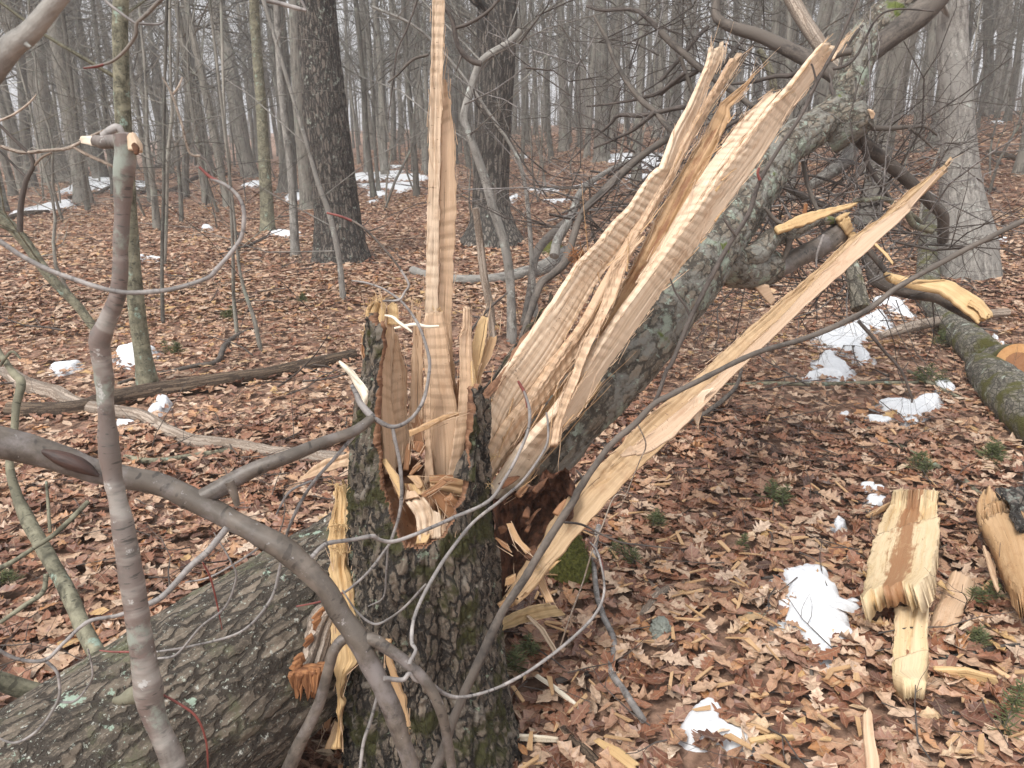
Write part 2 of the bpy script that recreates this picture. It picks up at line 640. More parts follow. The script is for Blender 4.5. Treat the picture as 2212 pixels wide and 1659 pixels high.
M['smooth_bark'] = mat_bark('smooth_bark', (.045, .036, .029), (.155, .128, .105), f=34, stretch=.45, bmp=.0022, rough=.48, rings=30,
                            lichen=[((.19, .165, .155), 7, .50, .66), ((.06, .045, .04), 16, .60, .70), ((.28, .26, .25), 60, .62, .66)])
M['birch_bark'] = mat_bark('birch_bark', (.09, .082, .073), (.26, .245, .222), f=26, stretch=.5, bmp=.0016, rough=.5, rings=95, red=(.16, .105, .09),
                           lichen=[((.25, .275, .235), 12, .53, .64), ((.46, .45, .43), 34, .60, .66)])
M['grey_bark'] = mat_bark('grey_bark', (.11, .10, .09), (.34, .32, .29), f=26, stretch=.3, bmp=.008, lichen=[((.42, .44, .40), 9, .58, .68)])
M['oak_bark'] = mat_bark('oak_bark', (.022, .018, .015), (.15, .125, .105), f=24, stretch=.14, crack=(26, 0.22, 0.2), bmp=.02,
                         lichen=[((.26, .28, .24), 13, .57, .66), ((.30, .32, .28), 45, .60, .65)])
M['ridge_bark'] = mat_bark('ridge_bark', (.03, .026, .022), (.19, .165, .14), f=22, stretch=.07, crack=(22, 0.12, 0.22), bmp=.02,
                           lichen=[((.34, .38, .33), 6, .62, .70)])
M['wood_bark'] = mat_bark('wood_bark', (.07, .064, .055), (.25, .232, .20), f=18, stretch=.12, bmp=.012,
                          lichen=[((.25, .27, .22), 4, .52, .72)], vary=.4)
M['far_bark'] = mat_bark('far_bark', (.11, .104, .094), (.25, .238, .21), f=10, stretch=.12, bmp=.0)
M['moss_bark'] = mat_bark('moss_bark', (.05, .045, .035), (.22, .20, .16), f=30, stretch=.5, crack=(34, 0.5, 0.12), bmp=.006,
                          lichen=[((.36, .40, .34), 9, .57, .64)], moss=((.085, .08, .018), 5, .48, .62))
M['weathered'] = mat_bark('weathered', (.16, .12, .09), (.40, .33, .27), f=40, stretch=.06, crack=(50, 0.05, 0.12), bmp=.004)
M['dark_log'] = mat_bark('dark_log', (.035, .022, .014), (.15, .105, .07), f=40, stretch=.06, crack=(50, 0.06, 0.14), bmp=.004)
M['green_bark'] = mat_bark('green_bark', (.06, .055, .035), (.23, .215, .15), f=30, stretch=.5, bmp=.003, rings=40,
                           lichen=[((.26, .34, .28), 9, .58, .66)])
M['wood_pale'] = mat_wood('wood_pale', (.66, .475, .325), (.54, .355, .215), rip=.55)
M['wood_cream'] = mat_wood('wood_cream', (.74, .585, .435), (.61, .435, .285), rip=.62, stain=.2)
M['wood_tan'] = mat_wood('wood_tan', (.57, .375, .21), (.43, .25, .115), rip=.4)
M['wood_pink'] = mat_wood('wood_pink', (.55, .40, .28), (.46, .31, .20), rip=.3)
M['wood_board'] = mat_wood('wood_board', (.50, .35, .205), (.37, .23, .115), rip=.3)
M['wood_yellow'] = mat_wood('wood_yellow', (.73, .58, .38), (.62, .45, .24), heart=(.33, .16, .075), rip=.2)
M['wood_gold'] = mat_wood('wood_gold', (.64, .45, .235), (.50, .315, .14), rip=.2)
M['wood_brown'] = mat_wood('wood_brown', (.38, .20, .10), (.27, .125, .055), rip=.15)
M['wood_white'] = mat_wood('wood_white', (.86, .79, .66), (.74, .60, .42), rip=.1, stain=.1)
M['rot'] = mat_plain('rot', (.03, .012, .006), (.22, .10, .05), 30, .9, .012)
M['wound'] = mat_plain('wound', (.015, .008, .006), (.09, .04, .028), 50, .6, .004, (1, 1, .3))
M['rot_dark'] = mat_plain('rot_dark', (.008, .004, .003), (.15, .062, .032), 38, .9, .015)
M['rot_orange'] = mat_plain('rot_orange', (.13, .045, .018), (.42, .20, .085), 90, .9, .004, (1, 1, .3))
M['cambium'] = mat_plain('cambium', (.12, .055, .03), (.32, .17, .095), 60, .8, .003)
M['snow'] = mat_plain('snow', (.66, .68, .71), (.80, .81, .83), 45, .6, .006)
M['moss'] = mat_plain('moss', (.035, .04, .008), (.15, .15, .03), 90, .95, .006)
M['needle'] = mat_plain('needle', (.05, .065, .025), (.17, .19, .075), 30, .6, 0)
M['soil'] = mat_plain('soil', (.12, .065, .042), (.40, .25, .175), 22, .9, .02)
M['stone'] = mat_plain('stone', (.12, .13, .11), (.30, .32, .28), 14, .85, .004)
M['leaf'] = mat_leaf('leaf', False)
M['leaf_litter'] = mat_leaf('leaf_litter', True)


def furrow(f=36., stretch=.25, amp=.006, fine=.0015, seed=0.0):
    def g(bk):
        b = bk + seed
        w = fbm(b * 9.0, 2)[:, None] * .35
        n = np.abs(vnoise((b + w * .05) * np.array([f, f, f * stretch])))
        n2 = np.abs(vnoise((b + 5.3) * np.array([f * 1.9, f * 1.9, f * stretch * 2.4])))
        h = np.minimum(n / .32, 1.0) * .7 + np.minimum(n2 / .4, 1.0) * .3
        return amp * (h - .6) + fine * fbm(b * 110, 2)
    return g


def lumps(f=20., amp=.002, stretch=.4):
    return lambda bk: amp * fbm(bk * np.array([f, f, f * stretch]), 3)


# ------------------------------------------------------------------ a torn slab of wood
def slab(name, parent, L, R, Y, thick, mat, rip=None, dY=0.0, bow=0.0, hw=(0, 0, 0), jag=.04, cols=18, edge=.003, fib=.003, seed=None, step=.0075,
         bot=0.0, world=None, taper=.35, build=True, mb=None, tipthin=.5, sub=None):
    r = np.random.default_rng(int(abs(L[0][0] * 131 + L[-1][1] * 917 + len(name) * 7)) % 99991 if seed is None else seed)
    sd = float(r.random() * 40)

    def res(poly, n):
        poly = np.asarray(poly, float)
        s = np.concatenate([[0], np.cumsum(np.linalg.norm(np.diff(poly, axis=0), axis=1))])
        u = np.linspace(0, s[-1], n)
        return np.column_stack([np.interp(u, s, poly[:, 0]), np.interp(u, s, poly[:, 1])])
    n0 = 40
    Lp, Rp = res(L, n0), res(R, n0)
    ty = np.linspace(0, 1, n0)
    Yv = np.interp(ty, np.linspace(0, 1, len(Y)), Y)
    LW = np.array([at(p[0], p[1], y) for p, y in zip(Lp, Yv)])
    RW = np.array([at(p[0], p[1], y + dY) for p, y in zip(Rp, Yv)])
    mid = .5 * (LW + RW)
    ln = np.concatenate([[0], np.cumsum(np.linalg.norm(np.diff(mid, axis=0), axis=1))])
    n = max(12, int(ln[-1] / step))
    # column end positions (jagged tips)
    e = np.ones(cols)
    k = 0
    while k < cols:
        w_ = int(r.integers(1, 4))
        e[k:k + w_] = 1 - jag * .75 * r.random() ** .8
        k += w_
    e -= jag * .5 * r.random(cols) ** 1.5
    bt = bot * (.15 * r.random(cols) + 1.0 * np.clip(.5 + fbm(np.column_stack([np.arange(cols) * .33, np.full(cols, sd), np.full(cols, .5)]), 3), 0, 1))
    t = np.linspace(0, 1, n)[:, None]
    tt = bt[None, :] + t * (e - bt)[None, :]
    sv = np.linspace(0, 1, cols)
    S = np.repeat(sv[None, :], n, 0)
    A = np.stack([np.interp(tt, ty, LW[:, k]) for k in range(3)], -1)
    B = np.stack([np.interp(tt, ty, RW[:, k]) for k in range(3)], -1)
    Ln = np.interp(tt, ty, ln)
    wv = np.linalg.norm(RW - LW, axis=1)
    wmax = wv.max()
    Wd = np.interp(tt, ty, wv)
    S2 = S.copy()
    nl = edge * (fbm(np.stack([Ln[:, 0] * 30, np.full(n, sd), np.full(n, .3)], 1), 3))
    nr = edge * (fbm(np.stack([Ln[:, -1] * 30, np.full(n, sd + 9), np.full(n, .7)], 1), 3))
    fall = np.linspace(1, 0, cols)[None, :] ** 3
    S2 = S2 + (nl[:, None] * fall + nr[:, None] * fall[:, ::-1]) / np.maximum(Wd, .004) * 1.0
    P = A * (1 - S2[..., None]) + B * S2[..., None]
    al = np.gradient(P, axis=0)
    al /= np.maximum(np.linalg.norm(al, axis=2, keepdims=True), 1e-9)
    ac = B - A
    ac /= np.maximum(np.linalg.norm(ac, axis=2, keepdims=True), 1e-9)
    nm = np.cross(al, ac)
    nm /= np.maximum(np.linalg.norm(nm, axis=2, keepdims=True), 1e-9)
    sg = np.where(nm[..., 1:2] > 0, -1.0, 1.0)
    nm = nm * sg
    xs = S * wmax
    flat = np.stack([xs * 130 + sd, Ln * 2.2, np.full_like(xs, sd)], -1).reshape(-1, 3)
    prof = (vnoise(flat) * .5 + vnoise(flat * np.array([.35, .8, 1])) * .6).reshape(n, cols) * fib
    crk = np.abs(vnoise(np.stack([xs * 42 + sd * 2, Ln * 1.1 + 3, np.full_like(xs, sd + 4)], -1).reshape(-1, 3))).reshape(n, cols)
    prof -= np.clip(1 - crk / .06, 0, 1) * fib * 1.8
    d = prof + bow * 4 * S * (1 - S)
    rp = np.zeros_like(d)
    if rip:
        amp, wl = rip
        ph = Ln / wl * 2 * np.pi + 5.5 * vnoise(np.stack([xs * 9 + sd, Ln * 5, np.full_like(xs, sd)], -1).reshape(-1, 3)).reshape(n, cols) + xs * 6
        am = 1.9 * np.clip(fbm(np.stack([xs * 11, Ln * 6 + sd, np.full_like(xs, 2.0)], -1).reshape(-1, 3), 2).reshape(n, cols) + .30, .02, .9)
        wl = wl * (1 + .16 * noise1(Ln[:, 0] * 1.3, sd + 3))[:, None]
        wave = np.sin(ph)
        d = d + amp * .5 * am * wave
        rp = -wave * am
    end = np.clip(t, 0, 1) ** 2
    th = thick * (1 - tipthin * end) * (1 - taper + taper * np.sqrt(np.clip(4 * S * (1 - S), 0, 1)))
    F = P + nm * d[..., None]
    Bk = P - nm * (th - np.minimum(prof, 0) * 0 + .002)[..., None]
    h0, h1, h2 = hw
    H = np.where(S < .5, h0 + (h1 - h0) * S * 2, h1 + (h2 - h1) * (S - .5) * 2)
    off = np.array([sd, sd * .7, sd * 1.3])
    bkf = np.stack([xs, d, Ln], -1).reshape(-1, 3) + off
    bkb = np.stack([xs, d - .02, Ln], -1).reshape(-1, 3) + off
    V = np.vstack([F.reshape(-1, 3), Bk.reshape(-1, 3)])
    bk = np.vstack([bkf, bkb])
    i = np.arange(n - 1)[:, None] * cols
    j = np.arange(cols - 1)[None, :]
    q = np.stack([i + j, i + j + 1, i + cols + j + 1, i + cols + j], -1).reshape(-1, 4)
    o = n * cols
    qb = q[:, ::-1] + o
    ii = np.arange(n - 1)
    ql = np.stack([ii * cols, (ii + 1) * cols, (ii + 1) * cols + o, ii * cols + o], 1)
    ir = ii * cols + cols - 1
    qr = np.stack([ir, ir + o, ir + cols + o, ir + cols], 1)
    jj = np.arange(cols - 1)
    qs = np.stack([jj, jj + o, jj + 1 + o, jj + 1], 1)
    je = (n - 1) * cols + jj
    qe = np.stack([je, je + 1, je + 1 + o, je + o], 1)
    Q = np.vstack([q, qb, ql, qr, qs, qe])
    # make the winding face outwards
    a, b_, c_ = V[q[0, 0]], V[q[0, 1]], V[q[0, 3]]
    if np.dot(np.cross(b_ - a, c_ - a), nm[0, 0]) < 0:
        Q = Q[:, ::-1]
    own = mb is None
    if own:
        mb = MB()
    mb.add(V, q=Q, bk=bk, hw=np.concatenate([H.ravel(), H.ravel()]), rp=np.concatenate([rp.ravel(), rp.ravel()]))
    if own and build:
        return mb.build(name, mat, parent)
    return mb
# ------------------------------------------------------------------ the ground and its leaves
def make_ground():
    nx, ny = 320, 340
    u = np.linspace(-1, 1, nx)
    x = np.sinh(u * 5.2) / np.sinh(5.2) * 170
    w = np.linspace(-.55, 1, ny)
    y = np.sinh(w * 5.6) / np.sinh(5.6) * 190 + 2.2
    X, Y = np.meshgrid(x, y)
    Z = ground_h(X, Y)
    fine = fbm(np.stack([X, Y, X * 0], -1).reshape(-1, 3) * 9, 3).reshape(X.shape)
    Z = Z + fine * .010 - .022
    V = np.stack([X, Y, Z], -1).reshape(-1, 3)
    i = np.arange(ny - 1)[:, None] * nx
    j = np.arange(nx - 1)[None, :]
    q = np.stack([i + j, i + j + 1, i + nx + j + 1, i + nx + j], -1).reshape(-1, 4)
    mb = MB()
    mb.add(V, q=q)
    o = mb.build('ground', M['soil'])
    return tag(o, 'forest floor of damp brown soil under fallen leaves', kind='structure')


ground = make_ground()

OAK = np.array([(0, .012), (.10, .06), (.17, .17), (.25, .11), (.36, .27), (.45, .15), (.57, .31), (.66, .17), (.78, .23), (.87, .10), (1, .004)])
OAK2 = np.array([(0, .012), (.15, .10), (.26, .18), (.33, .12), (.45, .27), (.53, .17), (.66, .30), (.74, .19), (.86, .20), (1, .01)])
BEECH = np.array([(0, .01), (.28, .21), (.66, .2), (1, .01)])
RHOMB = np.array([(0, .02), (1, .02)])
OAK3 = np.array([(0, .012), (.2, .17), (.3, .12), (.5, .27), (.62, .16), (.8, .19), (1, .01)])


def leaf_shape(sh):
    k = len(sh)
    if k == 2:
        return np.array([[0, -.5, 0], [-.28, 0, 1], [0, .5, 0], [.28, 0, 1.0]]), np.array([[0, 1, 2, 3]])
    V = np.vstack([np.column_stack([np.zeros(k), sh[:, 0] - .5, np.zeros(k)]),
                   np.column_stack([-sh[:, 1], sh[:, 0] - .5 + .0, np.ones(k)]),
                   np.column_stack([sh[:, 1], sh[:, 0] - .5, np.ones(k)])])
    i = np.arange(k - 1)
    q = np.vstack([np.stack([i, i + 1, i + 1 + k, i + k], 1), np.stack([i, i + 2 * k, i + 1 + 2 * k, i + 1], 1)])
    return V, q


def leaf_verts(sh, n, r, size, tiltmax):
    """n curled leaves as (n, k, 3) vertices around the origin"""
    V, q = leaf_shape(sh)
    x, y, e = V[:, 0], V[:, 1], V[:, 2]
    a = r.normal(.35, .6, (n, 1))
    b = r.normal(.12, .28, (n, 1))
    tw = r.normal(0, .3, (n, 1))
    z = a * x ** 2 * 2.2 + b * y ** 2 + tw * x * y + .06 * np.sin(y * 23 + x * 17 + r.random((n, 1)) * 6) * e * .6
    L = np.stack([np.repeat(x[None], n, 0) * (1 - .25 * np.abs(a)), np.repeat(y[None], n, 0), z], -1)
    sz = size * r.uniform(.6, 1.3, (n, 1, 1))
    L = L * sz
    yaw = r.random(n) * 2 * np.pi
    til = np.abs(r.normal(0, tiltmax, n))
    ta = r.random(n) * 2 * np.pi
    cx, sx = np.cos(til), np.sin(til)
    # tilt about a random horizontal axis (cos ta, sin ta, 0)
    ax = np.stack([np.cos(ta), np.sin(ta), 0 * ta], -1)[:, None, :]
    cy, sy = np.cos(yaw)[:, None], np.sin(yaw)[:, None]
    Lr = np.stack([L[..., 0] * cy - L[..., 1] * sy, L[..., 0] * sy + L[..., 1] * cy, L[..., 2]], -1)
    cr = np.cross(np.broadcast_to(ax, Lr.shape), Lr)
    dt = (Lr * ax).sum(-1, keepdims=True)
    out = Lr * cx[:, None, None] + cr * sx[:, None, None] + ax * dt * (1 - cx[:, None, None])
    return out, q


def wedge(n, r0, r1, half, r):
    rad = np.sqrt(r.uniform(r0 * r0, r1 * r1, n))
    a = r.uniform(-half, half, n)
    return np.column_stack([np.sin(a) * rad, np.cos(a) * rad])


def make_litter(mask):
    r = np.random.default_rng(21)
    mbs = MB()
    rnds = []
    keep = []
    for (sh, n, r0, r1, size, tm, zz) in ((OAK, 4600, 1.0, 4.8, .115, .15, .028), (OAK3, 4600, 1.0, 4.8, .10, .15, .028), (BEECH, 5200, 1.0, 4.8, .07, .2, .03),
                                          (OAK3, 11000, 4.8, 10, .105, .14, .022), (BEECH, 13000, 4.8, 10, .075, .16, .022), (BEECH, 9000, 8, 14, .115, .15, .03),
                                          (RHOMB, 60000, 8, 22, .125, .16, .03), (RHOMB, 64000, 20, 48, .18, .15, .04)):
        P = wedge(n, r0, r1, math.radians(47), r)
        P = P[~mask(P)]
        n = len(P)
        V, q = leaf_verts(sh, n, r, size, tm)
        z = ground_h(P[:, 0], P[:, 1]) + r.random(n) * zz + size * .04
        V = V + np.column_stack([P, z])[:, None, :]
        k = V.shape[1]
        Q = (q[None] + (np.arange(n) * k)[:, None, None]).reshape(-1, 4)
        mbs.add(V.reshape(-1, 3), q=Q, bk=np.tile(leaf_shape(sh)[0], (n, 1)))
        rv = np.clip((r.beta(1.25, 1.75, n) if r1 < 5 else r.beta(1.5, 1.5, n) if r1 < 15 else r.beta(1.9, 1.5, n)) + .15 * vnoise(np.column_stack([P * .8, np.zeros(n)])), 0, 1)
        rnds.append(np.repeat(rv, k))
    o = mbs.build('leaf_litter', M['leaf_litter'], ground, smooth=False)
    a = o.data.attributes.new('rnd', 'FLOAT', 'POINT')
    a.data.foreach_set('value', np.concatenate(rnds).astype(np.float32))
    o['kind'] = 'stuff'
    # the leaves that show largest, each its own piece of the ground
    metas = []
    for k in range(18):
        sh = (OAK, OAK2, OAK, BEECH, OAK, OAK2)[k % 6]
        V, q = leaf_verts(sh, 1, r, (.115, .095, .105, .07, .11, .09)[k % 6], .14)
        mb = MB()
        mb.add(V[0], q=q, bk=leaf_shape(sh)[0])
        metas.append(mb.mesh('leaf', [M['leaf']], smooth=False))
    n = 0
    tries = 0
    while n < 298 and tries < 20000:
        tries += 1
        x, y = wedge(1, 1.35, 3.1, math.radians(40), r)[0]
        if x < .18 and not (x < -.25 and y > 2.5):
            continue
        if mask(np.array([[x, y]]))[0]:
            continue
        z = float(ground_h(x, y))
        d = np.array([x, y, z - CAM_Z])
        dep = d @ _f
        px, py = CX + FPX * d[0] / dep, CY - FPX * (d @ _u) / dep
        if not (0 < px < 2212 and 0 < py < 1650):
            continue
        lo = bpy.data.objects.new('leaf', metas[int(r.integers(len(metas)))])
        COL.objects.link(lo)
        lo.parent = ground
        lo.location = (x, y, z + .022 + r.random() * .018)
        lo.rotation_euler = (r.normal(0, .18), r.normal(0, .18), r.random() * 6.28)
        n += 1



# ------------------------------------------------------------------ trees
class Twigs:
    def __init__(self):
        self.p, self.r = [], []

    def add(self, pts, rad):
        self.p.append(pts)
        self.r.append(rad)

    def flush(self, mb, sides=3):
        if not self.p:
            return
        P = np.array(self.p)
        R = np.array(self.r)
        K, n, _ = P.shape
        D = np.gradient(P, axis=1)
        D /= np.maximum(np.linalg.norm(D, axis=2, keepdims=True), 1e-9)
        ref = np.where(np.abs(D[:, :1, 2:3]) > .8, np.array([[[1., .2, 0]]]), np.array([[[.1, .1, 1.]]]))
        U = np.cross(D, np.broadcast_to(ref, D.shape))
        U /= np.maximum(np.linalg.norm(U, axis=2, keepdims=True), 1e-9)
        W = np.cross(D, U)
        th = np.linspace(0, 2 * np.pi, sides, endpoint=False)
        V = P[:, :, None, :] + R[:, :, None, None] * (np.cos(th)[None, None, :, None] * U[:, :, None, :] + np.sin(th)[None, None, :, None] * W[:, :, None, :])
        ln = np.cumsum(np.linalg.norm(np.diff(P, axis=1, prepend=P[:, :1]), axis=2), axis=1)
        bk = np.stack([R[:, :, None] * np.cos(th), R[:, :, None] * np.sin(th), np.repeat(ln[:, :, None], sides, 2)], -1)
        bk = bk + rng.random((K, 1, 1, 3)) * 9
        i = np.arange(n - 1)[:, None] * sides
        j = np.arange(sides)[None, :]
        j2 = (j + 1) % sides
        q = np.stack([i + j, i + j2, i + sides + j2, i + sides + j], -1).reshape(-1, 4)
        Q = (q[None] + (np.arange(K) * n * sides)[:, None, None]).reshape(-1, 4)
        mb.add(V.reshape(-1, 3), q=Q, bk=bk.reshape(-1, 3))


def grow(tw, p, d, L, r, lvl, rg, up=.05, bend=.35, kids=(4, 3, 2), n=5, ratio=.5):
    p = np.asarray(p, float)
    d = np.asarray(d, float)
    d = d / np.linalg.norm(d)
    pts = [p]
    dirs = [d]
    for k in range(n - 1):
        d = d + rg.normal(0, bend / (n - 1) * 1.4, 3) + np.array([0, 0, up / (n - 1)])
        d /= np.linalg.norm(d)
        pts.append(pts[-1] + d * L / (n - 1))
        dirs.append(d)
    tw.add(np.array(pts), r * np.linspace(1, .35, n))
    if lvl <= 0:
        return
    for k in range(kids[-lvl] if lvl <= len(kids) else kids[0]):
        f = rg.uniform(.2, .97) * (n - 1)
        i = min(int(f), n - 2)
        q = pts[i] + (pts[i + 1] - pts[i]) * (f - i)
        sd = rg.normal(0, 1, 3)
        dd = dirs[i]
        sd -= dd * (sd @ dd)
        sd /= np.linalg.norm(sd)
        a = rg.uniform(.5, 1.1)
        grow(tw, q, dd * math.cos(a) + sd * math.sin(a), L * ratio * rg.uniform(.7, 1.25), r * (1 - .55 * f / (n - 1)) * .55, lvl - 1, rg, up, bend, kids, n, ratio)


def forest_tree(seed, H, r0, first, nlimb, mat, twmat=None, upper=1.0):
    """a tall bare tree: trunk + crown, built at the origin"""
    rg = np.random.default_rng(seed)
    t = thing('forest_tree', (0, 0, 0), 'x', 'tree')
    mb = MB()
    zs = np.array([-.1, .05, .25, .7, 1.8, 3.5, 5.5, 8, 10.5, H])
    rr = r0 * np.array([1.65, 1.5, 1.2, 1.05, .98, .9, .8, .66, .5, .12])
    wob = np.cumsum(rg.normal(0, .012, (len(zs), 2)) * np.diff(zs, prepend=-.1)[:, None] ** .8 * 2.2, axis=0)
    P = np.column_stack([wob, zs])
    Pt, _ = tube(mb, P, rr, sides=12, n=30, seed=float(rg.random() * 20), relief=lambda bk: .035 * r0 * 2 * fbm(bk * np.array([7, 7, 1.5]), 2), cap=False)
    mb.build('trunk', mat, t)
    tw = Twigs()
    for k in range(nlimb):
        z = rg.uniform(first, H * .93)
        q = np.array([np.interp(z, P[:, 2], P[:, 0]), np.interp(z, P[:, 2], P[:, 1]), z])
        a = rg.random() * 6.28
        el = rg.uniform(.15, 1.0)
        L = (H - z) * .18 + rg.uniform(.8, 2.2)
        grow(tw, q, (math.cos(a) * math.cos(el), math.sin(a) * math.cos(el), math.sin(el)), L, np.interp(z, zs, rr) * rg.uniform(.22, .42), 2, rg, .25, .5, (5, 4), 4)
    cb = MB()
    tw.flush(cb, 3)
    cb.build('crown', twmat or mat, t)
    return t


def understory(seed, H, r0, mat):
    rg = np.random.default_rng(seed)
    t = thing('understory_sapling', (0, 0, 0), 'x', 'sapling')
    mb = MB()
    zs = np.linspace(-.05, H, 8)
    wob = np.cumsum(rg.normal(0, .03 + H * .012, (8, 2)), axis=0)
    P = np.column_stack([wob, zs])
    tube(mb, P, r0 * np.linspace(1.1, .2, 8), sides=6, n=16, seed=float(rg.random() * 9), cap=False)
    mb.build('trunk', mat, t)
    tw = Twigs()
    for k in range(int(H * 7)):
        z = rg.uniform(.5, H)
        q = np.array([np.interp(z, zs, P[:, 0]), np.interp(z, zs, P[:, 1]), z])
        a = rg.random() * 6.28
        el = rg.uniform(-.1, .7)
        grow(tw, q, (math.cos(a) * math.cos(el), math.sin(a) * math.cos(el), math.sin(el)), rg.uniform(.5, 1.5), r0 * rg.uniform(.22, .4), 2, rg, .1, .55, (4, 3), 4)
    cb = MB()
    tw.flush(cb, 3)
    cb.build('crown', mat, t)
    return t


hand_spots = []


def hand_tree(label, pts, w, mat, flare=1.5, name='forest_tree', cat='tree', Ys=None, top=11.5, relief=None, sides=24, limbs=10, group=None, root_moss=False, Y=None):
    """a tree whose trunk follows picture points from its foot up, standing where its foot meets the ground"""
    pts = T(pts)
    g = onground(*pts[0])
    Y = g[1] if Y is None else Y
    P = [at(x, y, Y) for x, y in pts]
    n = len(P)
    ww = np.interp(np.linspace(0, 1, n), np.linspace(0, 1, len(w)), w)
    R = [a / 2 / FPX * depth_at(p[0], p[1], Y) for a, p in zip(ww, pts)]
    P = np.array(P)
    rg = np.random.default_rng(int(pts[0][0] * 7 + pts[0][1]))
    P[1:, 1] += np.cumsum(rg.normal(0, .02 * Y / 6, n - 1))
    base = P[0].copy()
    d = P[-1] - P[-2]
    d = d / np.linalg.norm(d)
    d[2] = max(d[2], .6)
    P2, R2 = [], []
    if name != 'snag':
        ext = P[-1]
        while ext[2] < top:
            ext = ext + d * 1.6 + np.append(rg.normal(0, .05, 2), 0)
            P2.append(ext)
        k = len(P2)
        R2 = list(np.linspace(R[-1] * .96, R[-1] * .25, k)) if k else []
    down = P[0] - np.array([0, 0, .15])
    r0 = R[0]
    up = P[0] + (P[1] - P[0]) * min(.25 / max(np.linalg.norm(P[1] - P[0]), .3), .45)
    allP = np.vstack([[down, P[0], up], P[1:]] + ([P2] if len(P2) else []))
    allR = np.array([r0 * flare * 1.12, r0 * flare, r0 * (1 + (flare - 1) * .3)] + R[1:] + R2)
    t = thing(name, base, label, cat, group)
    mb = MB()
    L = np.linalg.norm(np.diff(allP, axis=0), axis=1).sum()
    tube(mb, allP, allR, sides=sides, n=max(40, min(160, int(L * 14))), relief=relief or lumps(9, r0 * .1, .3), cap=name == 'snag', seed=float(rg.random() * 20))
    mb.build('trunk', mat, t)
    if limbs and name != 'snag':
        tw = Twigs()
        for k in range(limbs):
            f = rg.uniform(.45, .98) * (len(allP) - 1)
            i = min(int(f), len(allP) - 2)
            q = allP[i] + (allP[i + 1] - allP[i]) * (f - i)
            rr = allR[i] * rg.uniform(.2, .4)
            a = rg.random() * 6.28
            el = rg.uniform(0, .8)
            grow(tw, q, (math.cos(a), math.sin(a), math.tan(el)), rg.uniform(.8, 2.2), rr, 2, rg, .2, .5, (4, 4), 4)
        cb = MB()
        tw.flush(cb, 3)
        cb.build('crown', mat, t)
    hand_spots.append((base[0], base[1]))
    return t


rough = furrow(12, .12, .035, .006)
hand_tree('stout dark oak trunk speckled with pale lichen, leaning left behind the tall splinter', 'D 738,565 724,440 702,260 686,110 676,-30', [104, 96, 94, 88, 82], M['oak_bark'], 1.28,
          relief=furrow(16, .16, .022, .004), sides=72, limbs=8)
hand_tree('thick ridged grey trunk straight behind the tall splinter with mossy roots', 'D 1063,520 1060,420 1066,250 1072,100 1076,-30', [84, 78, 78, 84, 86], M['ridge_bark'], 1.7,
          relief=furrow(14, .07, .022, .004), sides=64, limbs=8)
hand_tree('pale grey tree with a swollen scarred foot at the right edge of the wood', 'D 2092,595 2094,520 2090,440 2086,340 2080,200 2078,80 2076,-30', [112, 112, 92, 74, 66, 62, 60], M['grey_bark'], 1.12,
          relief=furrow(16, .2, .008, .004), sides=56, limbs=6)
hand_tree('slim greenish birch leaning behind the snapped grey stem', 'D 320,833 303,730 288,600 272,430 264,250 260,120 258,-30', [36, 36, 35, 34, 33, 32, 32], M['green_bark'], 1.35, sides=20, limbs=6)
hand_tree('dark trunk leaning right from a mossy foot at the far left', 'a 400,1130 330,900 280,560 130,200 60,-40', [40, 38, 38, 36], M['wood_bark'], 1.5, limbs=6)
hand_tree('dark straight trunk beside the leaning one at the far left', 'a 480,1080 460,600 425,250 400,-40', [32, 28, 27], M['wood_bark'], 1.5, limbs=6)
hand_tree('ash grey trunk leaning left, midway between the birch and the oak', 'a 1560,1110 1510,900 1440,450 1370,200 1330,-40', [34, 31, 30], M['wood_bark'], 1.4, limbs=6)
hand_tree('mottled yellowish green trunk left of the dark oak', 'a 1668,1440 1630,900 1600,500 1578,200 1570,-40', [26, 22, 21], M['green_bark'], 1.5, limbs=8)
hand_tree('smooth pale thin trunk just left of the dark oak', 'a 1838,1595 1800,1100 1740,560 1712,200 1705,-40', [18, 16, 14], M['grey_bark'], 1.25, limbs=8)
hand_tree('grey trunk with a mossy foot half hidden behind the smooth pale one', 'a 1790,1210 1800,900 1785,500 1760,100 1755,-40', [34, 28, 26], M['wood_bark'], 1.8, limbs=6)
hand_tree('thin pale trunk rising behind the snow right of the oak', 'b 230,1080 215,700 205,300 200,-40', [13, 12, 11], M['wood_bark'], 1.3, limbs=6)
hand_tree('dark thin trunk in the gap between the oak and the tall splinter', 'b 395,1000 392,600 388,200 385,-40', [12, 11, 10], M['wood_bark'], 1.3, limbs=6)
hand_tree('broad grey trunk far behind the left twigs of the fallen crown', 'b 1690,1000 1690,600 1690,300 1680,-40', [30, 28, 28], M['wood_bark'], 1.6, limbs=6)
hand_tree('straight grey trunk behind the fallen crown, above the split boards', 'c 750,900 755,600 760,200 765,-40', [26, 24, 23], M['wood_bark'], 1.3, limbs=6)
hand_tree('dark broad trunk between the fallen trunk and the pale right tree', 'c 1380,755 1385,500 1390,250 1395,-40', [28, 25, 24], M['wood_bark'], 1.4, limbs=6)
hand_tree('grey trunk just right of the pale swollen tree, farther up the slope', 'c 1985,720 1980,400 1975,100 1972,-40', [22, 20, 19], M['wood_bark'], 1.4, limbs=6)
hand_tree('twin dark trunk farthest right up the slope', 'c 2075,690 2085,400 2090,100 2092,-40', [32, 30, 29], M['wood_bark'], 1.4, limbs=6)
hand_tree('slender grey trunk between the splinter and the thick ridged trunk', 'b 800,960 800,600 795,200 790,-40', [14, 13, 12], M['wood_bark'], 1.3, limbs=6)
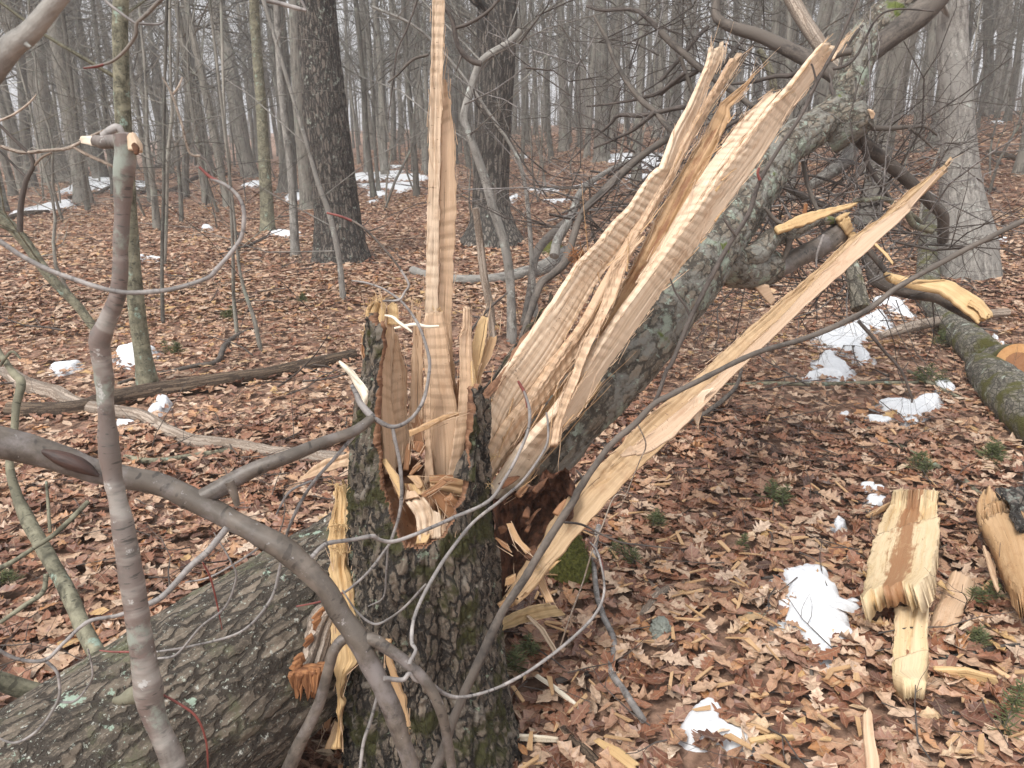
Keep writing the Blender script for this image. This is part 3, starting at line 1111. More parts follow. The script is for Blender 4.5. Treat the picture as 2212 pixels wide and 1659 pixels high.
hand_tree('grey trunk closely right of the thick ridged trunk', 'b 1215,900 1212,600 1205,250 1200,-40', [17, 15, 14], M['wood_bark'], 1.3, limbs=6)
# saplings
SG = 'thin saplings around the broken stump'
hand_tree('crooked lichen grey sapling kinked before the thick ridged trunk', 'D 1106,735 1104,650 1100,590 1088,521 1066,455 1050,396 1020,310 1001,257 1015,195 1030,145 1050,118 1098,90 1125,62', [22, 19, 20, 20, 20, 19, 19, 18, 16, 15, 13], M['grey_bark'], 1.1,
          'sapling', 'sapling', sides=14, limbs=5, group=SG, top=2.3)
hand_tree('grey slanting sapling crossing behind the crooked one', 'D 1158,690 1150,576 1137,417 1112,330 1060,250 991,153 900,59 803,14', [12, 10, 8, 7, 6], M['grey_bark'], 1.1, 'sapling', 'sapling', sides=10, limbs=5, group=SG, top=2.4)
hand_tree('dead snag stub with split bark left of the crooked sapling', 'D 1066,735 1058,660 1046,600 1036,520 1027,450', [17, 18, 17, 14], M['weathered'], 1.1, 'snag', 'snag', sides=14, group=SG)
hand_tree('lichen grey sapling slanting down from the left edge', 'D 205,712 167,663 104,594 45,515 0,468 -60,390', [18, 20, 24, 24], M['green_bark'], 1.1, 'sapling', 'sapling', sides=12, limbs=3, group=SG, top=2.2)
hand_tree('straight thin grey sapling behind the arched branch', 'D 352,700 350,600 349,520 352,400 356,200', [9, 8, 7], M['wood_bark'], 1.1, 'sapling', 'sapling', sides=8, limbs=10, group=SG, top=4)
hand_tree('thin brown sapling left of the mottled trunk', 'd 1475,500 1455,250 1465,0 a 1440,1000 1400,700', [9, 8, 7, 6], M['wood_bark'], 1.1, 'sapling', 'sapling', sides=8, limbs=10, group=SG, top=4)
hand_tree('thin brown sapling leaning left beyond the dark log', 'd 1620,590 1580,400 1510,200 1470,0 a 1430,1200', [10, 9, 7, 6], M['wood_bark'], 1.1, 'sapling', 'sapling', sides=8, limbs=8, group=SG, top=4)
hand_tree('pale thin sapling at the foot of the dark oak', 'D 742,650 733,560 715,470 690,395 662,300', [13, 12, 11, 8], M['grey_bark'], 1.1, 'sapling', 'sapling', sides=10, limbs=6, group=SG, top=3)
hand_tree('thin dark sapling with many twigs behind the snapped grey stem', 'a 980,1430 960,1200 930,1000 905,850 880,500', [15, 13, 9, 6], M['wood_bark'], 1.4, 'sapling', 'sapling', sides=10, limbs=12, group=SG, top=4.5)
hand_tree('thin sapling with one bare fork left of the pale snow strip', 'a 1020,1660 1030,1300 1045,1000 1075,700 1070,560', [10, 9, 8, 6], M['wood_bark'], 1.1, 'sapling', 'sapling', sides=8, limbs=10, group=SG, top=3.5)
hand_tree('short thin sapling standing on the leaves behind the arching twig', 'a 1130,1380 1120,1200 1110,1000 1100,700', [10, 9, 6], M['wood_bark'], 1.1, 'sapling', 'sapling', sides=8, limbs=10, group=SG, top=4)

protos = [forest_tree(101, 15, .18, 4.5, 17, M['wood_bark']), forest_tree(102, 17, .21, 5.5, 15, M['wood_bark']), forest_tree(103, 14, .125, 3.5, 17, M['wood_bark']),
          forest_tree(104, 13, .095, 2.5, 18, M['wood_bark']), forest_tree(105, 16, .15, 4, 16, M['wood_bark']), forest_tree(106, 12, .07, 2.2, 18, M['wood_bark'])]
TK = ['sturdy grey trunk', 'thick grey trunk', 'slender grey trunk', 'thin grey trunk', 'tall grey trunk', 'very thin grey trunk']
UK = ['bare twiggy sapling', 'small bare sapling', 'tall twiggy sapling', 'tiny bare sapling']
unders = [understory(201 + k, (4.2, 3.2, 5.2, 2.6)[k], (.022, .017, .028, .014)[k], M['wood_bark']) for k in range(4)]


ZX = [(150, 'at the far left edge of the wood'), (330, 'behind the snapped grey stem'), (560, 'between the slim birch and the mottled trunk'), (800, 'behind the dark leaning oak'), (985, 'between the dark oak and the tall splinter'),
      (1200, 'behind the thick ridged trunk'), (1480, 'behind the tips of the split boards'), (1800, 'behind the bend of the fallen tree'), (2040, 'between the fallen tree and the pale swollen tree'), (9999, 'beyond the pale swollen tree')]


def where(x, y, z):
    d = np.array([x, y, z - CAM_Z])
    px = CX + FPX * d[0] / (d @ _f)
    zone = [w for a, w in ZX if px < a][0]
    return ('near ' if y < 22 else 'mid distance ' if y < 36 else 'far off '), zone


def plant():
    r = np.random.default_rng(77)
    first = set()
    pts = list(hand_spots)
    n = 0
    tries = 0
    while n < 285 and tries < 16000:
        tries += 1
        x, y = wedge(1, 12.5, 60, math.radians(39), r)[0]
        if y < 20 and abs(x) < y * .25 and r.random() < .5:
            continue
        dmin = 1.1 if y < 25 else .9
        if any((x - a) ** 2 + (y - b) ** 2 < dmin ** 2 for a, b in pts):
            continue
        k = int(r.choice([0, 1, 2, 3, 4, 5], p=[.09, .04, .21, .20, .14, .32]))
        sc = r.uniform(.75, 1.2)
        if y < 17 and k in (0, 1):
            continue
        loc = (x, y, float(ground_h(x, y)) - .02)
        rz = r.random() * 6.28
        src = protos[k]
        if k in first:
            c = copy_thing(src, loc, rz, sc)
        else:
            c = src
            c.location = loc
            c.rotation_euler = (0, 0, rz)
            first.add(k)
        c.rotation_euler[0] = r.normal(0, .05)
        c.rotation_euler[1] = r.normal(0, .05)
        a_, b_ = where(*loc)
        c['label'] = (a_ + TK[k] + ' ' + b_).strip()
        c['group'] = 'bare trees of the wood'
        pts.append((x, y))
        n += 1
    first = set()
    n = 0
    while n < 130:
        x, y = wedge(1, 8.5, 42, math.radians(39), r)[0]
        if y < 14 and x < .3 * y and r.random() < .7:
            continue
        if any((x - a) ** 2 + (y - b) ** 2 < .3 for a, b in pts):
            continue
        k = int(r.integers(4))
        loc = (x, y, float(ground_h(x, y)))
        if k in first:
            c = copy_thing(unders[k], loc, r.random() * 6.28, r.uniform(.7, 1.3))
        else:
            c = unders[k]
            c.location = loc
            first.add(k)
        c.rotation_euler[0] = r.normal(0, .08)
        a_, b_ = where(*loc)
        c['label'] = (a_ + UK[k] + ' ' + b_).strip()
        c['group'] = 'saplings of the wood'
        n += 1


plant()


def far_wood():
    r = np.random.default_rng(5)
    tw = Twigs()
    P = wedge(760, 54, 125, math.radians(44), r)
    for x, y in P:
        z = float(ground_h(x, y))
        H = r.uniform(6, 9.5)
        r0 = r.uniform(.045, .125)
        lean = r.normal(0, .6, 2)
        pts = np.array([[x, y, z - .3], [x + lean[0] * .2, y, z + H * .25], [x + lean[0] * .5, y + lean[1] * .4, z + H * .5], [x + lean[0] * .8, y + lean[1], z + H]])
        tw.add(pts, r0 * np.array([1.2, .9, .7, .15]))
        for k in range(3):
            f = r.uniform(.08, .75)
            q = np.array([np.interp(f, [0, .25, .5, 1], pts[:, j]) for j in range(3)])
            grow(tw, q, (r.normal(), r.normal(), r.uniform(.1, 1.4)), r.uniform(1.2, 3.4), r0 * .22, 1, r, .3, .5, (3,), 4, .6)
    mb = MB()
    tw.flush(mb, 3)
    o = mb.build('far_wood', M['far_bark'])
    tag(o, 'hazy mass of distant bare trunks closing the view', 'woodland', kind='stuff')


far_wood()
# ------------------------------------------------------------------ the broken stump
def slivers(parent, edges, mat, per_m, seed, name='slivers', lmax=.11, rad=.0013):
    """thin torn fibres standing off the edges of split wood: edges = [(left, right, near distance, far distance)]"""
    r = np.random.default_rng(seed)
    tw = Twigs()
    for (L, R, Y0, Y1) in edges:
        for side in (L, R):
            pl = np.array(side)
            sl = np.concatenate([[0], np.cumsum(np.linalg.norm(np.diff(pl, axis=0), axis=1))])
            length = sl[-1] / FPX * 2.2
            for _ in range(int(length * per_m) + 1):
                u = r.random() ** .8 * sl[-1]
                t = u / sl[-1]
                x, y = np.interp(u, sl, pl[:, 0]), np.interp(u, sl, pl[:, 1])
                u2 = min(u + 12, sl[-1])
                u1 = max(u2 - 24, 0)
                Yv = Y0 + (Y1 - Y0) * t
                p = at(x + r.normal(0, 3), y + r.normal(0, 3), Yv - r.uniform(0, .012))
                a_ = at(np.interp(u1, sl, pl[:, 0]), np.interp(u1, sl, pl[:, 1]), Y0 + (Y1 - Y0) * u1 / sl[-1])
                b_ = at(np.interp(u2, sl, pl[:, 0]), np.interp(u2, sl, pl[:, 1]), Y0 + (Y1 - Y0) * u2 / sl[-1])
                d = b_ - a_
                d = d / max(np.linalg.norm(d), 1e-6)
                d = d * (1 if r.random() < .75 else -1) + r.normal(0, .10, 3)
                grow(tw, p - d * .01, d, r.uniform(.15, 1) ** 2 * lmax + .012, rad * r.uniform(.5, 1.6), 0, r, 0, .16)
    mb = MB()
    tw.flush(mb, 3)
    o = mb.build(name, M[mat], parent)
    o['kind'] = 'stuff'
    return o


def make_stump():
    base = at(935, 1640, 1.87)
    base[2] = float(ground_h(base[0], base[1]))
    st = thing('broken_stump', base, 'mossy bark stump splintered open, pale splinters rising from it in the foreground', 'stump')
    Y = 1.86
    rows = [(1900, 705, 1215), (1740, 726, 1160), (1659, 738, 1134), (1550, 744, 1108), (1450, 748, 1092), (1300, 755, 1080), (1150, 752, 1066), (1050, 760, 1058), (1000, 764, 1056),
            (900, 776, 1050), (800, 785, 1046), (690, 792, 1042), (600, 796, 1040)]
    zc = np.array([at(900, r[0], Y)[2] for r in rows])
    xl = np.array([at(r[1], r[0], Y)[0] for r in rows])
    xr = np.array([at(r[2], r[0], Y)[0] for r in rows])
    zs = np.linspace(-.12, zc[-1], 300)
    xl, xr = np.interp(zs, zc, xl), np.interp(zs, zc, xr)
    cxs, rx = .5 * (xl + xr), .5 * (xr - xl)
    nth = 380
    th = np.linspace(0, 2 * np.pi, nth, endpoint=False)
    C, S = np.cos(th), np.sin(th)
    bk = np.stack([np.outer(rx, C), np.outer(rx, S), np.repeat(zs[:, None], nth, 1)], -1)
    b = bk.reshape(-1, 3)
    # plates and furrows, swirling round the old knot at the front
    wv = np.column_stack([fbm(b * 5, 2), fbm(b * 5 + 9, 2), fbm(b * 5 + 21, 2)]) * .05
    rel = furrow(34, .17, .017, .003)(b + wv * .7) + furrow(85, .4, .008, .002, 3.7)(b + wv * .5) + .012 * fbm(b * 7, 2)
    rel = rel.reshape(len(zs), nth)
    # a broad root buttress shape: two lobes with a groove right of the middle
    x_s = C[None, :] * np.ones((len(zs), 1))
    groove = np.exp(-((x_s - .30) / .10) ** 2) * (S[None, :] < 0) * np.clip((.62 - zs) / .3, 0, 1)[:, None]
    lump = np.exp(-((x_s + .25) / .30) ** 2) * (S[None, :] < 0) * np.exp(-((zs - .60) / .14) ** 2)[:, None]
    rel = rel - groove * .030 + lump * .022
    ry = rx * .92
    V = np.stack([cxs[:, None] + (rx[:, None] + rel) * C, Y + (ry[:, None] + rel) * S, np.repeat(zs[:, None], nth, 1)], -1)
    inn = .012
    rin = np.minimum(rel, 0) - inn
    VI = np.stack([cxs[:, None] + (rx[:, None] + rin) * C, Y + (ry[:, None] + rin) * S, np.repeat(zs[:, None], nth, 1)], -1)
    # torn rim: picture height by the place across
    front = [(-1.0, 760), (-.92, 700), (-.80, 688), (-.68, 705), (-.60, 960), (-.52, 1030), (-.40, 1080), (-.32, 1105), (-.20, 1150), (-.08, 1175), (.05, 1180), (.18, 1172), (.34, 1172),
             (.44, 1150), (.52, 1130), (.60, 1092), (.68, 1060), (.73, 1000), (.77, 930), (.82, 850), (.88, 838), (1.0, 860)]
    back = [(-1.0, 760), (-.8, 820), (-.5, 960), (0, 1010), (.5, 960), (.8, 880), (1.0, 860)]
    fx, fy = zip(*front)
    bx, by = zip(*back)
    rim = np.where(S < 0, np.interp(C, fx, fy), np.interp(C, bx, by))
    Yrim = Y + S * .17
    rimz = np.array([at(930, p, y)[2] for p, y in zip(rim, Yrim)])
    rimz = rimz + .014 * vnoise(np.column_stack([th * 9, th * 0 + 3, th * 0])) + .004 * fbm(np.column_stack([th * 60, th * 0 + 8, th * 0]), 3)
    keep = (zs[:-1, None] < rimz[None, :])
    n = len(zs)
    i = np.arange(n - 1)[:, None] * nth
    j = np.arange(nth)[None, :]
    j2 = (j + 1) % nth
    q = np.stack([i + j, i + j2, i + nth + j2, i + nth + j], -1)
    qo = q[keep]
    qi = q[keep][:, ::-1] + n * nth
    off = n * nth
    walls = []
    up = keep.copy()
    up[:-1] = keep[:-1] & ~keep[1:]
    a = q[up]
    walls.append(np.stack([a[:, 3], a[:, 2], a[:, 2] + off, a[:, 3] + off], 1))
    rt = keep & ~np.roll(keep, -1, axis=1)
    a = q[rt]
    walls.append(np.stack([a[:, 2], a[:, 1], a[:, 1] + off, a[:, 2] + off], 1))
    lf = keep & ~np.roll(keep, 1, axis=1)
    a = q[lf]
    walls.append(np.stack([a[:, 0], a[:, 3], a[:, 3] + off, a[:, 0] + off], 1))
    mb = MB()
    vv = np.vstack([V.reshape(-1, 3), VI.reshape(-1, 3)])
    bb = np.vstack([b, b])
    mb.add(vv, q=qo, bk=bb)
    mb.q.append(np.vstack([qi] + walls))
    mb.qm.append(np.full(len(mb.q[-1]), 1))
    mb.build('bark', [M['stump_bark'], M['cambium']], st)

    # rotten fill inside the hollow
    g = 90
    a, rr = np.meshgrid(np.linspace(0, 2 * np.pi, g), np.linspace(0, 1, 40))
    fz = at(930, 1085, Y)[2]
    k = np.argmin(abs(zs - fz))
    X = cxs[k] + rr * np.cos(a) * (rx[k] - .012)
    Yy = Y + rr * np.sin(a) * (ry[k] - .012)
    Z = fz + .07 * fbm(np.stack([X, Yy, X * 0], -1).reshape(-1, 3) * 24, 4).reshape(X.shape) - .10 * np.clip(-np.sin(a), 0, 1) * rr
    v = np.stack([X, Yy, Z], -1).reshape(-1, 3)
    i = np.arange(39)[:, None] * g
    j = np.arange(g - 1)[None, :]
    mb = MB()
    mb.add(v, q=np.stack([i + j, i + j + 1, i + g + j + 1, i + g + j], -1).reshape(-1, 4))
    mb.build('rotten_heart', M['wood_brown'], st)

    sedges = []

    def sp(L, R, Y0, Y1, th_=.014, mat='wood_pale', rip=(.0014, .026), **kw):
        sedges.append((T(L), T(R), Y0, Y1))
        return slab('splinter', st, T(L), T(R), [Y0, Y1], th_, M[mat], rip=rip, **kw)
    # the tall one, out of the top of the picture
    sp('D 925,1000 920,830 918,690 922,540 925,400 928,250 931,120 934,-20 938,-95', 'D 950,1000 948,830 946,690 948,540 949,400 954,250 958,120 961,-20 956,-95', 1.93, 1.97, .018, 'wood_cream', (.0016, .028),
       jag=.03, cols=14, dY=.004)
    sp('D 946,1000 946,830 947,690 949,540 950,420 953,300 956,210 957,165', 'D 985,1000 985,830 972,700 977,640 982,520 985,420 984,300 972,235 966,165', 1.95, 1.98, .02, 'wood_pale', (.0014, .03),
       dY=.01, jag=.02, cols=16, hw=(.45, 0, .15), edge=.008)
    # broad front plank with a squared top
    sp('k 1160,640 1100,300 1090,60 j 1080,1250 1030,900 1030,600 1028,420 1040,300', 'k 1370,640 1440,300 1400,60 j 1380,1300 1330,1080 1300,760 1275,560 1240,380 1220,285', 1.84, 1.90, .02, 'wood_pale', (.0007, .03),
       dY=.015, jag=.012, cols=26, edge=.004, fib=.002)
    sp('k 1030,720 1030,400 1030,150 j 1015,1200 1020,1000', 'k 1130,650 1105,400 1085,150 j 1095,1250 1090,1000', 1.81, 1.83, .012, 'wood_pale', (.0005, .03), jag=.02, cols=10)
    # left pair
    sp('k 600,600 555,0 j 560,1300 560,850 570,550 585,380 560,200', 'k 720,600 700,0 j 665,1300 660,980 690,650 700,480 650,300', 1.80, 1.86, .016, 'wood_pale', (.0020, .027), dY=.02, jag=.06, cols=16)
    sp('k 690,560 640,0 j 640,1300 660,1000 680,700 700,500', 'k 870,420 850,0 j 845,1250 835,950 775,680 750,530', 1.84, 1.90, .014, 'wood_pale', (.0017, .025), dY=.02, hw=(.1, .12, .35), jag=.03, cols=18, fib=.005, edge=.005)
    sp('k 860,300 j 845,1500 870,1200 885,1000 890,700 905,430 905,190', 'k 1010,300 j 1010,1500 1005,1200 1005,1000 1005,700 990,430 985,230', 1.87, 1.93, .016, 'wood_pale', (.0012, .028), hw=(.15, .15, .1), jag=.09, cols=14)
    sp('k 870,330 j 880,1450 890,1250 900,1020', 'k 1020,330 j 1015,1450 1010,1250 1000,1010', 1.855, 1.92, .006, 'wood_brown', (.001, .028), jag=.25, cols=12)
    # right group
    sp('k 1290,640 1340,300 1370,0 j 1395,1400 1415,1100 1420,800 1415,540 1465,480 1468,240', 'k 1400,620 1460,300 1540,0 j 1580,1450 1580,1200 1545,800 1540,560 1530,400 1527,235', 1.82, 1.88, .018, 'wood_pale', (.0012, .03), jag=.012, cols=16, dY=.01)
    sp('k 1480,320 1520,100 j 1560,1500 1560,1200 1545,800', 'k 1560,320 1580,100 j 1590,1500 1590,1200 1590,950', 1.78, 1.86, .01, 'wood_gold', None, jag=.1, cols=8, hw=(0, .2, .5))
    sp('j 1500,1150 1545,900 1545,650 1600,430 1650,335', 'j 1600,1150 1610,930 1655,780 1700,560 1720,355', 1.88, 1.93, .01, 'wood_gold', None, jag=.01, cols=12)
    sp('j 1560,1200 1610,930 1660,720 1700,600 1780,510', 'j 1640,1200 1640,1000 1720,850 1790,680 1850,485', 1.90, 1.95, .012, 'wood_tan', None, jag=.16, cols=12, hw=(.4, 0, 0), edge=.006)
    sp('j 1360,1400 1350,1150 1400,1020', 'j 1420,1400 1420,1150 1420,980', 1.95, 1.96, .01, 'wood_brown', None, jag=.1, cols=8)
    # torn horn at upper left
    sp('j 330,1659 340,1200 345,800 335,545', 'j 480,1659 420,1200 420,800 440,500', 1.90, 1.92, .02, 'wood_brown', None, jag=.05, cols=12, edge=.008, fib=.006)
    sp('j 400,700 400,450 395,300 450,190 520,170', 'j 590,800 600,500 600,330 610,230 560,165', 1.83, 1.86, .022, 'wood_gold', None, jag=.10, cols=18, edge=.012, fib=.008, hw=(.3, .1, 0))
    sp('j 620,430 630,300 615,240 690,175', 'j 740,450 735,300 730,250 720,180', 1.86, 1.87, .012, 'wood_gold', (.002, .02), jag=.2, cols=10, edge=.006)
    # loose sticks inside
    sp('j 860,1610 1000,1530 1200,1450 1420,1385', 'j 865,1659 1050,1590 1200,1510 1425,1415', 1.74, 1.76, .012, 'wood_tan', (.002, .02), jag=.05, cols=8, edge=.006)
    sp('k 1080,650 1300,640 1530,650', 'k 1090,750 1300,800 1540,870', 1.77, 1.785, .03, 'wood_tan', None, jag=.04, cols=12, hw=(.5, .1, .2), fib=.006)
    sp('k 1090,800 1200,960 1380,1190', 'k 1180,790 1330,920 1395,1110', 1.75, 1.745, .02, 'wood_brown', None, jag=.12, cols=10, fib=.005)
    sp('k 990,830 1100,750 1230,650', 'k 1010,860 1140,790 1290,680', 1.74, 1.75, .012, 'wood_brown', None, jag=.08, cols=6, fib=.004)
    sp('k 840,620 900,680 960,780', 'k 970,610 1010,700 1010,760', 1.76, 1.74, .02, 'wood_tan', None, jag=.2, cols=8, hw=(.3, .3, .3))
    sp('k 1240,880 1300,830 1310,800', 'k 1250,930 1420,970 1420,880', 1.745, 1.75, .02, 'wood_brown', None, jag=.2, cols=8)
    slab('bark_flap', st, T('k 1350,640 1370,500 1450,350 1500,290 1530,150 1560,0'), T('k 1560,690 1580,500 1590,350 1600,200 1610,50 1620,-40'), [1.735, 1.80], .014, M['stump_bark'], jag=.04, cols=16, edge=.008, fib=.006)
    # pale lip of the front tear
    sp('k 965,1330 940,1120 880,980 810,880', 'k 1110,1300 1110,1080 1080,930 1000,830', 1.700, 1.73, .02, 'wood_cream', (.004, .03), dY=.005, jag=.08, cols=16, fib=.006, edge=.006)
    sp('k 1110,1300 1110,1080 1090,950', 'k 1200,1300 1210,1100 1190,1010', 1.705, 1.73, .016, 'wood_cream', (.003, .03), jag=.12, cols=8, fib=.005)
    sp('k 1190,1330 1200,1180 1205,1060', 'k 1340,1350 1350,1220 1320,1150', 1.710, 1.73, .016, 'wood_pale', (.002, .03), jag=.12, cols=12, fib=.004)
    sp('k 550,440 650,640 760,870', 'k 600,430 740,620 790,870', 1.75, 1.71, .012, 'wood_gold', None, jag=.05, cols=8, hw=(.4, 0, 0))
    sp('k 800,700 830,780 840,850', 'k 1010,690 1040,770 1020,850', 1.765, 1.74, .02, 'wood_gold', None, jag=.25, cols=12, hw=(.2, .4, .2), fib=.006)
    sp('k 790,880 800,830 830,760', 'k 960,840 940,800 900,760', 1.725, 1.74, .015, 'wood_pale', None, jag=.3, cols=10, fib=.005)
    sp('k 1060,1150 1080,1020 1100,960', 'k 1200,1130 1200,1040 1190,980', 1.735, 1.75, .015, 'wood_gold', None, jag=.3, cols=8, fib=.005)
    sp('k 1330,1340 1350,1180 1330,1050', 'k 1395,1320 1390,1190 1380,1100', 1.72, 1.74, .014, 'wood_brown', None, jag=.2, cols=8, fib=.005, edge=.006)
    sp('k 930,1360 950,1290 980,1200', 'k 1060,1340 1090,1290 1100,1240', 1.695, 1.705, .01, 'wood_gold', None, jag=.3, cols=8, fib=.006, edge=.006)
    sp('k 780,560 800,430 830,250', 'k 850,560 870,430 860,230', 1.80, 1.82, .012, 'wood_brown', None, jag=.2, cols=8, fib=.006, edge=.006)
    sp('k 900,330 930,260 880,230', 'k 990,380 1030,300 1000,240', 1.80, 1.81, .02, 'wood_brown', None, jag=.2, cols=8, fib=.006, edge=.006, hw=(.5, .5, .5))
    sp('k 860,600 940,500 1000,470', 'k 880,620 960,540 1020,490', 1.79, 1.80, .01, 'wood_brown', None, jag=.2, cols=6, fib=.004)
    # torn strip down the left flank
    sp('o 620,1659 615,1250 610,900 D 722,1430 718,1330 k 30,1500 20,1100 40,820 20,700', 'o 700,1659 660,1250 720,850 D 772,1430 765,1330 k 205,1500 200,1100 195,820 130,640', 1.60, 1.86, .03, 'wood_gold', (.002, .05), jag=.05, cols=22, edge=.018, fib=.011,
       hw=(.3, .05, .5))
    sp('o 500,1659 560,1450 600,1340', 'o 700,1659 690,1500 650,1340', 1.70, 1.74, .01, 'wood_tan', None, jag=.1, cols=8, edge=.01)
    sp('o 430,1240 450,1330 480,1480', 'o 570,1180 570,1330 510,1480', 1.76, 1.74, .02, 'wood_brown', None, jag=.2, cols=8, edge=.012, fib=.006)
    sp('o 560,950 530,1080 515,1150', 'o 630,900 625,1000 530,1130', 1.77, 1.75, .01, 'wood_gold', None, jag=.1, cols=8, edge=.006)
    sp('o 1140,470 1150,700 1200,900 1260,1150 1380,1520', 'o 1230,470 1240,720 1330,960 1400,1200 1450,1550', 1.665, 1.64, .008, 'wood_tan', None, jag=.1, cols=8, edge=.01, hw=(.3, 0, .3))
    # two white curls of inner bark across the top
    mb = MB()
    P, R = px_path(T('j 590,340 680,360 740,410 830,470 895,520'), [1.80, 1.78], [5, 8, 9, 8, 3])
    tube(mb, P, R * .9, 6, .01, wig=.003, seed=1)
    P, R = px_path(T('j 690,475 800,455 940,440 1050,465 1180,455'), [1.79, 1.80], [5, 8, 9, 8, 5])
    tube(mb, P, R * .9, 6, .01, wig=.003, seed=2)
    mb.build('bark_curl', M['wood_white'], st)
    # hairy fibres on the torn edges
    tw = Twigs()
    r = np.random.default_rng(3)
    for (poly, Yf, cnt, ln, up) in (('j 400,300 450,200 600,180', 1.84, 26, .022, 1), ('j 340,560 440,480', 1.9, 14, .018, 1), ('j 905,200 985,240', 1.93, 10, .02, 1), ('k 20,700 190,800', 1.83, 18, .02, .6),
                                    ('k 40,1150 200,1150', 1.80, 40, .03, -.5), ('k 30,1400 200,1450', 1.78, 40, .03, .3), ('D 722,1330 770,1340', 1.77, 40, .03, -.3), ('D 722,1440 765,1420', 1.75, 40, .035, -.4), ('o 620,700 760,620', 1.72, 16, .03, -.4), ('j 1130,280 1220,285', 1.9, 10, .012, 1), ('j 1780,510 1850,480', 1.95, 8, .018, 1), ('k 1720,420 1830,400', 1.86, 24, .018, .2),
                                    ('k 1720,740 1760,700', 1.8, 10, .015, .2)):
        pl = T(poly)
        for _ in range(cnt):
            f = r.random() * (len(pl) - 1)
            i = min(int(f), len(pl) - 2)
            x = pl[i][0] + (pl[i + 1][0] - pl[i][0]) * (f - i)
            y = pl[i][1] + (pl[i + 1][1] - pl[i][1]) * (f - i)
            p = at(x + r.normal(0, 2), y + r.normal(0, 2), Yf + r.normal(0, .008))
            d = np.array([r.normal(0, .5), r.normal(-.2, .4), up + r.normal(0, .3)])
            grow(tw, p, d, ln * r.uniform(.5, 1.4), .0011, 0, r, 0, .9)
    mb = MB()
    tw.flush(mb, 3)
    o = mb.build('fibre_fringe', M['wood_gold'], st)
    o['kind'] = 'stuff'

    # dark rotten pocket on the right flank, between bark and the long peeled board
    mb = MB()
    poly = T('D 1066,1075 1100,1062 1125,1068 1160,1040 1182,1012 1200,1020 1222,1003 1232,1030 1248,1075 1225,1130 1170,1175 1120,1250 1085,1290 1070,1200')
    pts = np.array(poly)
    cen = pts.mean(0)
    nr_, na = 36, 140
    aa = np.linspace(0, len(pts), na, endpoint=False)
    edge = np.array([pts[int(k) % len(pts)] * (1 - (k % 1)) + pts[(int(k) + 1) % len(pts)] * (k % 1) for k in aa])
    vv = []
    for f in np.linspace(1, 0, nr_):
        for e_ in edge:
            p = cen + (e_ - cen) * f
            yb = 1.87 + .10 * (1 - f ** 2) + .06 * np.clip((p[0] - 1066) / 160, 0, 1)
            w_ = at(p[0], p[1], yb)
            vv.append(w_)
    vv = np.array(vv)
    vv[:, 1] += .06 * fbm(vv * np.array([30, 30, 18]), 5)
    vv[:, 0] += .008 * fbm(vv * 30 + 4, 3)
    i = np.arange(nr_ - 1)[:, None] * na
    j = np.arange(na)[None, :]
    j2 = (j + 1) % na
    mb.add(vv, q=np.stack([i + j, i + nr_ * 0 + j2, i + na + j2, i + na + j], -1).reshape(-1, 4))
    mb.build('rotten_pocket', M['rot_dark'], st)
    rq = np.random.default_rng(19)
    for k in range(9):
        cx_, cy_ = rq.uniform(1072, 1225), rq.uniform(1040, 1250)
        if cy_ > 1250 - (cx_ - 1080) * .75:
            cy_ = 1100 + rq.normal(0, 40)
        an = rq.normal(-1.05, .5)
        l_, w_ = rq.uniform(16, 52), rq.uniform(3, 9)
        dx, dy = math.cos(an) * l_, math.sin(an) * l_
        nx_, ny_ = -math.sin(an) * w_, math.cos(an) * w_
        slab('splinter', st, [(cx_ - nx_, cy_ - ny_), (cx_ + dx * .5 - nx_, cy_ + dy * .5 - ny_), (cx_ + dx, cy_ + dy)], [(cx_ + nx_, cy_ + ny_), (cx_ + dx * .5 + nx_, cy_ + dy * .5 + ny_), (cx_ + dx + 1, cy_ + dy + 1)],
             [1.84 + rq.normal(0, .02), 1.90 + rq.normal(0, .03)], .009, M[('rot', 'wood_brown', 'rot', 'rot')[k % 4]], jag=.3, cols=6, fib=.004, edge=.004)
    sp('p 400,310 470,480 620,650', 'p 460,300 560,500 665,610', 1.84, 1.80, .012, 'wood_tan', None, jag=.05, cols=8, hw=(.3, .2, .3))
    sp('p 270,470 360,560 460,640', 'p 290,460 400,530 465,635', 1.82, 1.80, .008, 'wood_brown', None, jag=.1, cols=6)
    sp('p 390,920 380,1000', 'p 500,870 500,960', 1.80, 1.80, .01, 'wood_tan', None, jag=.2, cols=8)
    # the long board peeled off the right side
    sp('p 300,1200 520,870 690,610 850,400 D 1183,1135 m 1140,1420 1560,1060 1900,680 2212,450 f 210,730 520,440 880,130 q 0,420 280,120 c 1300,1370 1460,1215 1775,985',
       'p 430,1180 700,960 960,660 1250,350 D 1263,1139 m 1750,1310 2212,870 f 210,920 420,710 700,440 1000,170 1190,0 c 1480,1320 1560,1230 1760,1005', 1.815, 2.62, .022, 'wood_board', (.002, .05),
       bot=.02, jag=.03, cols=26, edge=.006, fib=.005, hw=(.0, 0, .1), dY=-.03, bow=-.004)
    sp('m 1650,1100 1750,1000 2212,640 f 300,760 700,390 q 100,400 450,60 c 1500,1250 1700,1050', 'm 1655,1105 1950,1060 2212,880 f 420,730 880,290 1200,10 c 1480,1330 1720,1050', 1.872, 2.508, .004, 'wood_pink', None,
       jag=.03, cols=14, edge=.004, dY=-.06)
    sp('f 210,850 165,900 145,1000 180,1070', 'f 290,830 230,880 215,960 185,1072', 1.98, 1.96, .006, 'wood_cream', None, jag=.02, cols=8)
    sp('p 600,930 750,800 960,700', 'p 640,970 830,850 1020,690', 1.84, 1.88, .014, 'wood_gold', None, jag=.1, cols=10, edge=.006)
